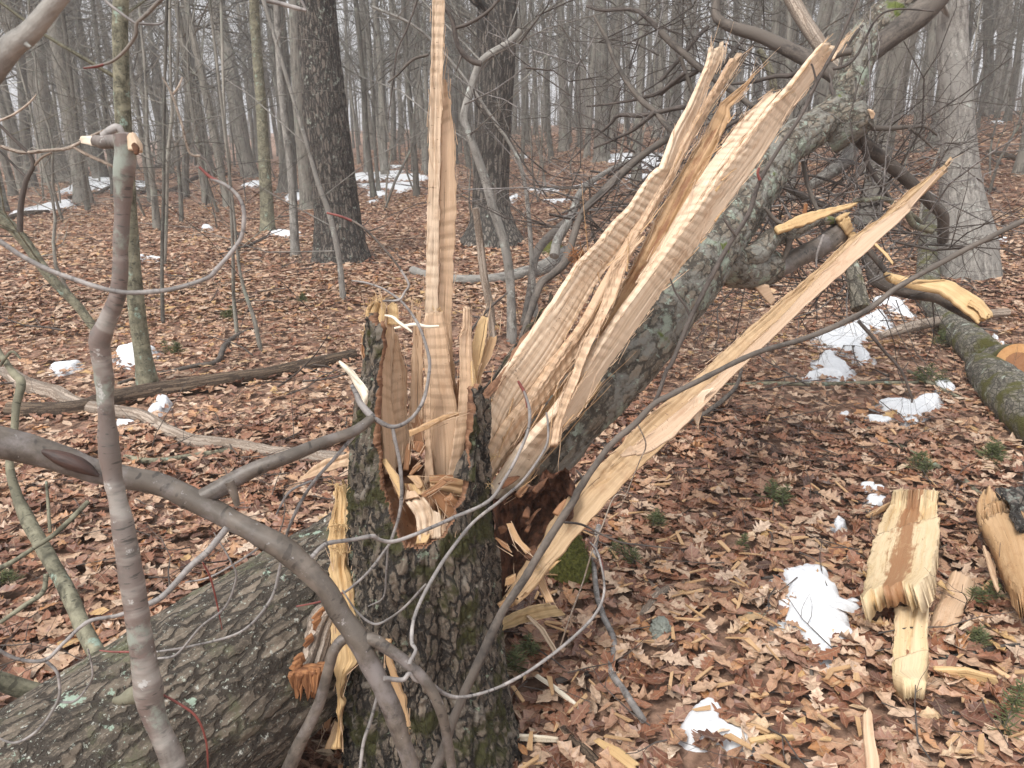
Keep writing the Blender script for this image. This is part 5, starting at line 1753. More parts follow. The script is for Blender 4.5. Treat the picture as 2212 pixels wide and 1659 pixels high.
px_thing('long_dark_branch', 'long dark branch crossing from below the stump up to the right edge', 'branch',
         [('stem', 'D 925,1690 951,1638 989,1531 1045,1406 1083,1326 1124,1263 1190,1156 1239,1083 1249,1060 1279,1014 1322,958 1372,915 1412,873 1454,851 1517,819 1628,764 1746,729 1861,677 1944,618 2069,548 2140,512 2230,468', [1.30, 1.45, 1.75],
           [24, 24, 22, 22, 20, 20, 19, 18, 18, 16, 15, 15, 14, 14, 13, 13, 13, 14, 13, 13, 13, 13], 'limb_bark', 14, knobby),
          ('twig', 'D 1412,873 1424,847 1440,800 1451,784 1492,687 1548,576 1580,520 1617,462 1642,389 1690,310 1732,246 1767,173 1805,104 1830,50 1856,-10', [1.58, 1.75], [10, 10, 10, 10, 11, 12, 11, 11, 10, 9, 9, 9, 8, 7, 6], 'dark_twig', 10, knobby),
          ('twig', 'D 1642,389 1637,375 1640,362', [1.66, 1.66], [8, 7, 6], 'red_twig', 8),
          ('twig', 'D 1750,205 1762,180 1756,145 1752,138', [1.69, 1.69], [7, 6, 5, 4], 'dark_twig', 8),
          ('twig', 'D 1492,687 1480,660 1460,632 1448,602', [1.62, 1.62], [5, 6, 5, 4], 'dark_twig', 8),
          ('twig', 'D 1590,510 1575,490 1563,472', [1.64, 1.64], [6, 7, 5], 'dark_twig', 8),
          ('twig', 'D 1854,694 1880,722 1909,757 1947,802 1968,854 1970,870', [1.72, 1.72], [9, 9, 8, 7, 6, 4], 'dark_twig', 8, knobby),
          ('twig', 'D 1249,1058 1258,1035 1245,1015', [1.46, 1.46], [8, 8, 4], 'dark_twig', 8),
          ('twig', 'p 990,290 1180,310 1290,350 1400,410 1580,490 1680,520 1900,545 2212,580', [1.44, 1.5], [6, 6, 6, 5, 5, 5, 4, 3], 'dark_twig', 8),
          ('twig', 'p 1700,0 1570,20 1440,340 1350,550 1230,950 1100,1300 980,1659', [1.6, 1.55], [3, 3, 4, 4, 4, 4, 4], 'weathered', 6),
          ('twig', 'D 1377,915 1395,960 1380,1000 1340,1100', [1.53, 1.55], [4, 4, 3, 2], 'weathered', 6)])

px_thing('arching_twig', 'thin grey twig curving like a hook across the snapped stem to a red tip', 'twig',
         [('stem', 'D -30,510 0,522 45,552 110,585 174,608 225,624 271,632 330,630 382,622 448,601 469,580 500,545 521,514 527,480 526,451 514,424 490,402 455,385', [.95, 1.0], [13, 13, 12, 12, 12, 12, 12, 12, 12, 11, 11, 11, 10, 10, 10, 9, 9, 8], 'grey_twig', 12, knobby),
          ('tip', 'D 526,451 514,424 490,402 455,383 430,360', [.998, 1.0], [10, 10, 9, 8, 6], 'red_twig', 10),
          ('twig', 'a 1330,1110 1290,1010 1250,970 1200,890', [1.0, 1.05], [5, 8, 9, 5], 'dark_twig', 8),
          ('twig', 'a 1250,970 1180,950 1130,770 1070,590 1010,480', [1.03, 1.05], [6, 6, 6, 6, 4], 'weathered', 8),
          ('twig', 'a 1070,590 1110,540 1135,480', [1.05, 1.05], [5, 5, 3], 'weathered', 6)])
px_thing('pale_limb', 'thick pale blurred limb cutting across the top left corner', 'branch',
         [('stem', 'D -60,210 0,132 30,95 60,72 100,30 150,-30', [.85, .85], [64, 60, 56, 52, 48, 44], 'grey_bark', 24, lumps(14, .002)),
          ('knot', 'D 55,95 66,102', [.84, .84], [14, 8], 'grey_bark', 10)])
px_thing('hanging_twig', 'thin forked twig hanging at the top left with a red tip', 'twig',
         [('stem', 'D 365,-15 347,0 318,30 295,52 293,75 271,108 243,132 215,141 183,146', [1.0, 1.0], [9, 10, 9, 9, 8, 8, 7, 6, 5], 'smooth_bark', 10, knobby),
          ('tip', 'D 225,139 205,144 181,147', [1.0, 1.0], [7, 7, 5], 'red_twig', 8),
          ('twig', 'D 295,52 270,35 235,8 215,-15', [1.0, 1.0], [7, 7, 6, 6], 'grey_twig', 8),
          ('twig', 'D 297,50 320,52 345,52 357,44', [1.0, 1.0], [6, 6, 5, 3], 'grey_twig', 8)])
px_thing('side_twig', 'pale forked twig at the left edge below the thick pale limb', 'twig',
         [('stem', 'a 0,910 80,935 160,950 300,935 430,920 560,850 690,795', [1.3, 1.3], [9, 9, 9, 8, 8, 6, 5], 'weathered', 10, knobby),
          ('twig', 'a 0,780 100,880 180,960 205,1030 160,1130 130,1290 125,1440', [1.3, 1.3], [7, 8, 9, 10, 12, 14, 14], 'dark_twig', 10),
          ('twig', 'a 440,905 560,970 650,1010 710,1040', [1.3, 1.3], [7, 8, 8, 7], 'weathered', 8),
          ('twig', 'a 0,750 80,715 170,650 225,590', [1.3, 1.3], [6, 6, 5, 3], 'weathered', 8),
          ('twig', 'a 0,940 90,1030 180,1120', [1.32, 1.3], [5, 6, 7], 'dark_twig', 8),
          ('twig', 'a 215,1030 260,980 320,950', [1.3, 1.3], [6, 6, 5], 'weathered', 8)])
px_thing('red_twig', 'slim red tipped twig reaching over the foot of the dark oak', 'twig',
         [('stem', 'D 866,583 842,552 800,506 772,483 740,468 708,461', [1.5, 1.5], [6, 6, 6, 5, 5, 4], 'smooth_bark', 8, knobby),
          ('tip', 'D 760,477 735,467 706,460', [1.499, 1.5], [6, 6, 5], 'red_twig', 8),
          ('twig', 'D 827,650 862,648 875,630 883,614 866,583', [1.5, 1.5], [5, 6, 6, 6, 6], 'grey_twig', 8),
          ('twig', 'D 700,700 640,640 600,600', [1.6, 1.6], [2, 2, 2], 'dark_twig', 6)])
px_thing('top_twig', 'grey forked twig poking in at the top between the birch and the dark oak', 'twig',
         [('stem', 'a 1660,0 1740,20 1830,45 1905,65', [1.4, 1.4], [12, 11, 10, 8], 'grey_twig', 10, knobby), ('twig', 'a 1900,60 1885,25 1870,-10', [1.4, 1.4], [6, 7, 7], 'grey_twig', 8)])
px_thing('bare_bough', 'dark arching bough hanging from above before the thick ridged trunk', 'branch',
         [('stem', 'D 960,15 978,45 985,85 1000,115 1020,132 1040,138', [3.0, 3.0], [10, 11, 12, 13, 14, 14], 'dark_twig', 10, lumps(20, .003)),
          ('twig', 'D 985,60 1010,52 1050,28 1085,-10', [3.0, 3.0], [8, 9, 8, 8], 'dark_twig', 8), ('twig', 'D 1000,115 990,140 985,155', [3, 3], [5, 4, 3], 'dark_twig', 6)])
px_thing('drooping_twig', 'dark twig drooping left of the tall splinter from the top', 'twig',
         [('stem', 'D 925,118 890,130 860,160 838,178', [3.0, 3.0], [7, 7, 6, 4], 'limb_bark', 8), ('twig', 'D 905,-10 880,60 858,110 850,170 838,260', [3.0, 3.0], [5, 5, 4, 4, 2], 'dark_twig', 6)])

# left-hand limbs that lean on the log and the ground
px_thing('greenish_limb', 'greenish grey limb propped on the lichened log at the left', 'branch',
         [('stem', 'D -10,745 0,764 28,805 45,826 36,871 31,930 21,1007 33,1062 55,1115 76,1152 115,1222 156,1298 184,1368 222,1430', [2.3, 2.05, 1.64], [14, 15, 18, 20, 18, 17, 18, 24, 32, 34, 36, 38, 40, 42], 'green_bark', 18, lumps(30, .003)),
          ('twig', 'D 191,1083 150,1125 111,1159 73,1184 30,1212 -15,1235', [2.0, 1.8], [12, 13, 12, 11, 12, 12], 'green_bark', 10, knobby),
          ('twig', 'D 100,1240 92,1280 50,1310 0,1345', [1.8, 1.7], [12, 12, 12, 10], 'green_bark', 10),
          ('twig', 'D 0,790 25,760 45,775', [2.25, 2.25], [8, 7, 5], 'green_bark', 8),
          ('twig', 'D 100,1040 104,1090 108,1150', [2.1, 2.0], [6, 8, 8], 'green_bark', 8),
          ('twig', 'D 30,930 60,960 90,1000', [2.2, 2.2], [6, 6, 4], 'dark_twig', 8)])
px_thing('short_limb', 'short pale limb lying against the upper side of the log at the left edge', 'branch',
         [('stem', 'D -30,1462 0,1472 52,1489 90,1500 125,1515', [1.50, 1.56], [44, 46, 46, 44, 40], 'green_bark', 20, lumps(40, .003))])


def ground_log(name, label, pts, w, mat, lift=.45, sides=16, rel=None, cat='log', group=None, extra=(), wig=0.0):
    P, R = ground_path(T(pts), w, lift)
    t = thing(name, P[len(P) // 2] * np.array([1, 1, 0]) + np.array([0, 0, P[:, 2].min() - R.max()]), label, cat, group)
    mb = MB()
    tube(mb, P, R, sides, max(.012, R.mean() * .4), relief=rel, seed=float(abs(P[0][0] * 7 + P[0][1])) % 30, wig=wig)
    mb.build('trunk' if cat == 'log' else 'stem', M[mat], t)
    for s, w2, m2 in extra:
        P2, R2 = ground_path(T(s), w2, 1.0)
        mb = MB()
        tube(mb, P2, R2, 8, .03, seed=3)
        mb.build('twig', M[m2], t)
    return t


ground_log('pale_log', 'long bleached log sagging across the leaves from the left edge to behind the stump', 'd 20,760 80,780 150,835 290,880 370,900 450,945 600,990 760,1010 870,1025 950,1060 1010,1105 1100,1150 1200,1190 1350,1210 1500,1225 1700,1260 1900,1285 2150,1310',
           [26, 34, 34, 30, 28, 26, 30, 32, 30, 34], 'weathered', .6, 24, furrow(30, .08, .006, .002))
ground_log('dark_log', 'dark straight rotting log on the leaves from the slim birch toward the stump', 'd 60,1000 250,1000 500,985 720,930 1000,880 1300,830 1500,795 1700,760 1950,710 2200,645', [36, 36, 38, 40, 38, 34, 30, 30, 26], 'dark_log', .5, 20, furrow(24, .06, .012, .003))
ground_log('mossy_limb', 'thin greenish branch lying across the leaves in front of the pale log', 'd 780,1290 950,1310 1150,1285 1400,1245 1560,1225 1700,1240', [13, 12, 11, 10, 8], 'green_bark', 1.4, 10, lumps(30, .002), 'branch')
ground_log('thin_limb', 'crooked thin branch on the leaves ahead of the dark log', 'd 740,820 900,770 1050,745 1200,715 1350,690 1400,590 1480,520 1600,460', [8, 8, 8, 10, 12, 12, 9, 6], 'limb_bark', 1.2, 8, None, 'branch')
ground_log('fallen_stick', 'long thin fallen stem lying beyond the dark log toward the oak', 'd 1050,235 1250,210 1500,180 1750,150 1950,115 2130,100', [5, 6, 7, 6, 6, 5], 'dark_log', .7, 8, None, 'branch')
ground_log('grey_log', 'grey log with a broken yellow end lying behind the tall splinter', 'D 1225,565 1180,590 1130,602 1060,612 985,612 930,604 892,592', [40, 36, 30, 24, 22, 22, 20], 'grey_bark', .7, 20, lumps(14, .006))
ground_log('curved_branch', 'grey branch curving down to the leaves left of the fallen boards', 'D 1130,745 1146,677 1164,612 1227,548', [12, 15, 19, 18], 'limb_bark', 8.0, 12, lumps(20, .003), 'branch')
px_thing('leaning_bough', 'dark lichen flecked bough leaning from the leaves up into the fallen crown', 'branch',
         [('stem', 'e 1180,560 1205,480 1250,350 1310,185 1380,130 1470,30 b 1560,1340 1680,1210 1800,1090 1900,1000 2000,925 2090,870 2180,830', [3.7, 4.3, 4.8], [12, 14, 16, 19, 19, 20, 19, 19, 20, 19, 18, 17, 15], 'limb_bark', 14, lumps(20, .004)),
          ('twig', 'b 1800,1075 1740,1170 1560,1330', [4.4, 4.3], [6, 5, 4], 'dark_twig', 8)])

# ---- right-hand logs
ground_log('mossy_post', 'mossy green log running down beside the pale swollen tree', 'D 2008,470 2006,540 2003,610 2010,655 2035,695 2068,735 2098,765 2122,790', [42, 44, 46, 50, 56, 66, 74, 78], 'moss_bark', .55, 28, furrow(24, .5, .008, .003))
cutlog = ground_log('cut_log', 'thick mossy log with a fresh orange sawn end at the right edge', 'D 2118,812 2150,850 2200,905 2290,985', [66, 92, 110, 124], 'moss_bark', .55, 40, furrow(24, .5, .010, .003))
P0 = onground(2196, 838)
mb = MB()
c = P0 + np.array([.05, .10, .13])
ax = np.array([-.25, -.93, .28])
ax /= np.linalg.norm(ax)
u1 = np.cross(ax, [0, 0, 1.0])
u1 /= np.linalg.norm(u1)
u2 = np.cross(u1, ax)
aa = np.linspace(0, 2 * np.pi, 64, endpoint=False)
sawn = thing('sawn_log', (c[0], c[1], c[2] - .15), 'sawn log end showing bright orange wood behind the thick mossy log', 'log')
vv, bk, hwv = [], [], []
for k, rr in enumerate(np.linspace(0, 1, 20)):
    for a in aa:
        p = c + (u1 * math.cos(a) + u2 * math.sin(a)) * .145 * rr
        vv.append(p)
        bk.append((math.cos(a) * .145 * rr, math.sin(a) * .145 * rr, 0))
        hwv.append(1.0 if rr < .62 else 0.0)
i = np.arange(19)[:, None] * 64
j = np.arange(64)[None, :]
mb.add(np.array(vv) + ax * .002 * fbm(np.array(vv) * 60, 2)[:, None], q=np.stack([i + j, i + (j + 1) % 64, i + 64 + (j + 1) % 64, i + 64 + j], -1).reshape(-1, 4), bk=np.array(bk), hw=np.array(hwv))
M['sawn'] = mat_wood('sawn', (.55, .30, .12), (.46, .22, .08), heart=(.27, .12, .05), rip=0)
mb.build('cut_face', M['sawn'], sawn)
mb = MB()
tube(mb, np.array([c, c - ax * .35, c - ax * .8]), np.array([.145, .15, .15]), 36, .03, relief=furrow(24, .4, .006, .002), cap=False)
mb.build('trunk', M['moss_bark'], sawn)

tl = px_thing('torn_limb', 'grey bark limb with a long torn strip of golden wood, lying on the mossy log', 'branch',
              [('limb', 'q 470,240 560,400 600,520 750,610 1000,690 1250,730 1450,830 1600,920 1750,990', [4.3, 3.9, 3.6], [26, 34, 38, 40, 38, 36, 34, 32, 26], 'limb_bark', 20, lumps(20, .004))])
slab('torn_wood', tl, T('q 690,470 850,500 1000,560 1360,558 1480,600 1620,690 1780,790 1870,920 1860,1000'), T('q 800,545 900,590 1050,625 1300,680 1420,770 1530,870 1640,940 1700,1010 1760,1030'), [3.78, 3.52], .03, M['wood_gold'],
     rip=(.003, .09), cols=20, jag=.06, fib=.007, edge=.008, bow=.01, hw=(0, .05, .15), dY=-.06)
slab('splinter', tl, T('q 1640,760 1760,830 1850,960'), T('q 1600,830 1700,900 1780,1010'), [3.52, 3.46], .03, M['wood_gold'], cols=12, jag=.15, fib=.01, edge=.01, hw=(.3, 0, .4))
slab('splinter', tl, T('q 1000,555 1200,560 1365,552'), T('q 1000,575 1200,580 1365,562'), [3.66, 3.64], .01, M['wood_gold'], cols=6, jag=.05)
ground_log('weathered_stick', 'weathered grey stick with an orange split end lying over the mossy log', 'q 640,1250 900,1215 1100,1170 1400,1120 1700,1060 2010,1020', [14, 22, 22, 22, 20, 18], 'weathered', 2.4, 14, furrow(60, .06, .004, .001), 'stick')
slab('split_end', bpy.data.objects['weathered_stick'], T('q 380,1265 600,1230 900,1195'), T('q 400,1275 700,1285 920,1240'), [onground(*T('q 400,1270')[0])[1], onground(*T('q 900,1240')[0])[1] - .02], .015, M['wood_tan'], cols=8, hw=(.2, 0, .2))

# ------------------------------------------------------------------ wood torn out and lying about
def lying(name, label, parts, cat='wood chunk', group=None):
    """parts: (part name, left points, right points, material, thickness, lift, keyword arguments); laid on the leaves"""
    t = None
    for (nm, L, R, mat, th_, lift, kw) in parts:
        L, R = T(L), T(R)
        g0 = onground(.5 * (L[0][0] + R[0][0]), .5 * (L[0][1] + R[0][1]), lift[0])
        g1 = onground(.5 * (L[-1][0] + R[-1][0]), .5 * (L[-1][1] + R[-1][1]), lift[1])
        if t is None:
            t = thing(name, (g0[0], g0[1], float(ground_h(g0[0], g0[1]))), label, cat, group)
            ed = []
        ed.append((L, R, g0[1], g1[1]))
        ed.append(([R[0], L[0]], [L[-1], R[-1]], g0[1] - .02, g0[1] - .02))
        slab(nm, t, L, R, [g0[1], g1[1]], th_, M[mat], **kw)
    if name in ('split_chunk', 'bark_chunk', 'small_block', 'torn_plank'):
        slivers(t, [e_ for e_ in ed[::2]], 'wood_pale', 36, 60 + len(label), lmax=.05, rad=.0012)
    return t


lying('split_chunk', 'large split slab of yellow wood with a brown heart stripe on the leaves', [
    ('lower_piece', 'i 1480,1240 1400,1180 1395,1050 1400,900 1410,640', 'i 1590,1245 1600,1180 1625,1000 1610,850 1620,600', 'wood_yellow', .06, (.05, .10), dict(cols=24, jag=.05, bot=.05, fib=.012, edge=.010, taper=.12, hw=(0, .05, .1))),
    ('upper_piece', 'i 1215,800 1240,600 1250,480 1310,150 1390,0 f 1400,1550 1450,1420', 'i 1600,700 1650,600 1670,450 1680,300 1670,0 f 1675,1560 1650,1440', 'wood_yellow', .09, (.13, .09), dict(cols=40, jag=.05, bot=.09, fib=.018, edge=.014, taper=.12, hw=(-.35, 1.0, -.5), bow=-.02)),
    ('splinter', 'i 1240,90 1320,40 1400,0', 'i 1250,105 1330,70 1400,30', 'wood_tan', .015, (.05, .07), dict(cols=6, jag=.1))])
lying('small_block', 'small pale split block lying just right of the large yellow slab', [('block', 'i 1660,760 1690,640 1750,560 1800,410', 'i 1800,790 1840,680 1890,600 1920,490', 'wood_pale', .07, (.06, .07), dict(cols=18, jag=.06, bot=.1, fib=.007, edge=.006, hw=(0, 0, .25))),
                                                                                         ('splinter', 'i 1675,500 1770,590', 'i 1690,505 1775,575', 'wood_gold', .01, (.09, .09), dict(cols=5))])
lying('bark_chunk', 'split wood chunk with dark bark on its upper corner at the right edge', [
    ('wood', 'i 2200,800 2170,700 2100,560 2040,400 1960,220 1925,50 f 1930,1560 1960,1420', 'i 2330,780 2330,650 2330,500 2320,350 2300,220 2250,60 f 2200,1620 2060,1440', 'wood_tan', .10, (.10, .12), dict(cols=30, jag=.08, bot=.1, fib=.010, edge=.008, hw=(0, .1, .7))),
    ('bark', 'i 2200,170 2130,60 f 2080,1540 2010,1420', 'i 2330,250 2330,100 f 2320,1560 2212,1450', 'oak_bark', .03, (.20, .17), dict(cols=18, jag=.1, bot=.15, fib=.012, edge=.012)),
    ('splinter', 'i 2050,550 2010,440 1960,260', 'i 2060,550 2040,440 2000,320', 'wood_pale', .012, (.1, .12), dict(cols=6, jag=.1))])
lying('pale_splinter', 'straight pale splinter lying below the curved grey twig at the right of the stump', [('wood', 'h 1585,1090 1700,1170 1880,1310', 'h 1605,1075 1730,1160 1885,1295', 'wood_white', .012, (.04, .03), dict(cols=8, jag=.04))], 'splinter')
lying('flat_splinter', 'short pale splinter touching the right foot of the stump', [('wood', 'h 1480,1460 1600,1465 1740,1475', 'h 1480,1495 1600,1498 1740,1502', 'wood_white', .012, (.03, .03), dict(cols=8, jag=.03))], 'splinter')
lying('curved_splinter', 'slim curved splinter leaning below the torn pieces right of the stump', [('wood', 'h 1535,712 1620,800 1710,950', 'h 1550,708 1640,790 1730,930', 'wood_cream', .01, (.12, .05), dict(cols=7, jag=.05))], 'splinter')
lying('yellow_stick', 'thick yellow stripped stick with a dark end at the bottom right of the stump', [('wood', 'h 1950,1490 2050,1570 2190,1680', 'h 1985,1470 2100,1530 2240,1640', 'wood_gold', .03, (.05, .05), dict(cols=10, jag=.06))], 'stick')
lying('golden_stick', 'short golden stick touching the small dirty snow patch', [('wood', 'i 510,1500 650,1470 790,1462', 'i 515,1525 650,1500 790,1485', 'wood_gold', .02, (.03, .04), dict(cols=8, jag=.05))], 'stick')
lying('brown_splinter', 'tan splinter on the leaves above the golden stick', [('wood', 'i 480,1390 560,1400 640,1440', 'i 480,1420 560,1440 630,1465', 'wood_tan', .015, (.03, .03), dict(cols=7, jag=.1))], 'splinter')
lying('torn_plank', 'ribbed tan plank with a frayed end lying against the right side of the stump', [('wood', 'p 330,1400 600,1250 780,1200 960,1180', 'p 330,1480 600,1390 840,1340 1090,1300', 'wood_gold', .03, (.10, .10), dict(cols=22, jag=.16, fib=.006, edge=.006, rip=(.0015, .04)))], 'plank')
lying('streaked_plank', 'small streaked plank half sunk in the leaves under the grey branch at the right', [('wood', 'i 1650,1050 1850,1050 2060,1100', 'i 1700,1100 1850,1110 2060,1165', 'wood_gold', .02, (.03, .04), dict(cols=12, jag=.06, fib=.005))], 'plank')
lying('upright_stub', 'pale stripped stub standing among the leaves at the bottom right', [('wood', 'i 1250,1740 1240,1600 1225,1450 1220,1310 1245,1280', 'i 1320,1740 1310,1600 1280,1450 1270,1330 1252,1280', 'wood_pale', .03, (.02, .10), dict(cols=12, jag=.05, fib=.006, hw=(.1, .1, .3)))], 'stub')
for k, (s, r_, w, lab) in enumerate((('i 0,1415 20,1480', 'i 15,1410 35,1475', 'wood_tan', 'tiny tan splinter left of the small dirty snow patch'), ('f 890,370 905,385', 'f 892,395 908,392', 'wood_cream', 'tiny cream chip on the leaves beyond the long peeled board'),
                                     ('i 1810,790 1880,740 1930,720', 'i 1830,800 1900,775 1950,745', 'wood_cream', 'pale flake on the leaves below the small split block'), ('i 160,900 165,850 175,780', 'i 185,930 195,850 205,780', 'wood_brown', 'upright brown flake among the leaves left of the large snow patch'),
                                     ('f 940,325 1030,322', 'f 945,335 1030,332', 'wood_cream', 'small pale flake beyond the peeled board near the post'))):
    lying('wood_chip', lab, [('flake', s, r_, w, .008, (.03, .03), dict(cols=6, jag=.1))], 'wood chip', 'wood chips on the leaves')

# sticks on the ground
STK = [('dark wet stick lying across the large snow patch', 'i 450,500 600,490 720,475 800,455 860,435 900,445 980,465', [6, 7, 8, 9, 8, 5], 'dark_twig', 1.6),
       ('straight short grey stick left of the large snow patch', 'i 390,710 500,715 600,718 730,722', [6, 9, 8, 7], 'green_bark', 1.2),
       ('upright brown stick planted below the large snow patch', 'i 900,1250 890,1100 885,1000 878,920', [10, 9, 8, 6], 'limb_bark', 1.0),
       ('dark curved stick behind the large split slab', 'f 830,1470 900,1490 980,1530 1100,1540 1170,1520 1190,1460', [7, 10, 12, 13, 10, 6], 'dark_twig', 1.0),
       ('dark forked stick right of the large split slab', 'i 1690,245 1760,290 1850,350 1950,410', [9, 10, 10, 7], 'dark_twig', 1.2),
       ('thick dark branch at the right edge below the split blocks', 'i 1640,1000 1800,990 1950,960 2080,935 2230,925', [10, 14, 16, 16, 16], 'oak_bark', 1.2),
       ('dark stub log in the lower right corner', 'i 1760,1350 1900,1385 2000,1400 2230,1420', [22, 22, 20, 20], 'oak_bark', .8),
       ('curved lichen stick behind the bark chunk', 'f 1780,1400 1850,1440 1900,1490 1970,1530', [11, 12, 12, 9], 'green_bark', 1.2),
       ('long thin branch across the leaves under the two far snow lumps', 'f 100,835 350,830 600,820 900,825 1200,822 1500,815 1560,805', [6, 8, 9, 9, 10, 8, 6], 'green_bark', 1.2),
       ('green tipped branch slanting to the cut log', 'f 1490,745 1560,790 1650,840 1760,890 1830,915', [8, 9, 9, 8, 6], 'green_bark', 1.6),
       ('grey branch slanting over the leaves right of the lone snow dot', 'f 1130,1060 1250,1110 1400,1190 1530,1265 1690,1350', [7, 8, 9, 10, 11], 'green_bark', 1.4),
       ('thin dark branch on the leaves under the long peeled board', 'f 0,1115 120,1090 230,1040 350,950 420,860 455,740', [8, 9, 10, 10, 8, 6], 'limb_bark', 4.0),
       ('thin bent twig standing on the leaves right of the peeled board', 'f 500,1300 480,1240 460,1150 430,1050 370,1000', [4, 5, 6, 6, 5], 'weathered', 2.0),
       ('long twig lying over the small dirty snow patch', 'i 0,1325 150,1345 300,1350 500,1345 750,1335 1000,1345 1220,1350', [7, 7, 6, 6, 6, 5], 'dark_twig', 2.0),
       ('thin twig reaching under the small dirty snow patch', 'i 200,1450 350,1480 500,1530 650,1580 850,1620 1000,1650', [5, 6, 6, 5, 5], 'dark_twig', 2.0),
       ('long thin twig across the leaves above the small dirty snow patch', 'i 0,1205 150,1180 350,1180 550,1195 720,1200 900,1230', [4, 5, 5, 4, 4], 'dark_twig', 2.0),
       ('dark stick slanting between the peeled board and the large snow patch', 'i 0,290 100,330 200,380 330,430', [6, 9, 9, 6], 'dark_twig', 1.2),
       ('smooth grey stick standing right of the stump and slanting to the bottom edge', 'p 1400,420 1360,640 1350,850 1380,1150 1450,1400 1560,1659 h 2060,1100 2150,1250 2260,1420', [12, 12, 12, 13, 14, 16, 16], 'grey_twig', 3.0),
       ('weathered grey stick end half buried right of the curved twig', 'p 2150,1040 2050,1130 1950,1230 1880,1340', [16, 22, 22, 18], 'weathered', .7),
       ('pale stick slanting beyond the moss mound', 'p 1750,830 1850,920 2000,1040 2060,1080', [12, 15, 16, 14], 'weathered', .8),
       ('two toned stick with a dark blue bark end right of the stump', 'h 1720,1140 1780,1120 1820,1105 1930,1080', [14, 14, 16, 18], 'dark_twig', .9),
       ('dark decayed stick in the bottom right beside the stump', 'h 1760,1450 1840,1520 1960,1640 2020,1720', [26, 24, 24, 22], 'dark_log', .8),
       ('grey dead branch under the snow on the far left slope', 'a 0,1390 150,1350 300,1330', [12, 14, 10], 'dark_log', .8),
       ('dark branch lying across the snow on the far left', 'a 430,1235 600,1215 700,1175 850,1205 950,1200', [6, 8, 8, 9, 6], 'dark_log', 1.0),
       ('dark pile of poles on the far slope left of the oak', 'a 950,1055 1100,1020 1250,985 1400,955', [7, 9, 9, 7], 'dark_log', 1.5),
       ('dark pole sloping down to the leaves left of the oak', 'a 1200,900 1260,970 1340,1030 1430,1090', [7, 9, 8, 7], 'dark_log', 8.0),
       ('fallen pole behind the thin saplings left of the oak', 'a 960,1200 1080,1190 1250,1110 1420,1095', [8, 9, 10, 8], 'dark_log', 1.0),
       ('fallen log far up the right slope', 'c 1990,960 2100,985 2230,1030', [12, 14, 14], 'dark_log', .8),
       ('thin fallen pole far up the right slope', 'c 1980,850 2100,840 2230,820', [7, 8, 7], 'dark_log', .8),
       ('dead branch lying on the ridge behind the pale swollen tree', 'c 1950,740 2050,690 2120,660 2230,620', [6, 7, 6, 5], 'dark_log', 3.0)]
for lab, s, w, mt, lf in STK:
    ground_log('fallen_stick', lab, s, w, mt, lf, 10, lumps(40, .0015), 'stick', 'sticks fallen on the leaves')


def twig_scatter():
    r = np.random.default_rng(41)
    tw = Twigs()
    for (n, r0, r1, L, rad) in ((330, 1.4, 5, .30, .003), (170, 5, 14, .7, .008), (150, 12, 36, 1.5, .02)):
        for x, y in wedge(n, r0, r1, math.radians(42), r):
            z = float(ground_h(x, y)) + .045
            a = r.random() * 6.28
            grow(tw, (x, y, z), (math.cos(a), math.sin(a), r.normal(0, .06)), L * r.uniform(.5, 1.5), rad * r.uniform(.5, 1.3), 1, r, 0, .5, (2,), 5)
    mb = MB()
    tw.flush(mb, 4)
    o = mb.build('twig_litter', M['dark_twig'], ground)
    o['kind'] = 'stuff'
    # thin upright stems
    tw = Twigs()
    for x, y in wedge(60, 2.2, 9, math.radians(40), r):
        if abs(x) < .5 and y < 3:
            continue
        z = float(ground_h(x, y))
        grow(tw, (x, y, z), (r.normal(0, .25), r.normal(0, .25), 1), r.uniform(.2, .6), r.uniform(.0015, .003), 1, r, .1, .6, (3,), 6)
    mb = MB()
    tw.flush(mb, 4)
    o = mb.build('stem_litter', M['dark_twig'], ground)
    o['kind'] = 'stuff'


twig_scatter()


# ------------------------------------------------------------------ snow
SNOW_XY = []


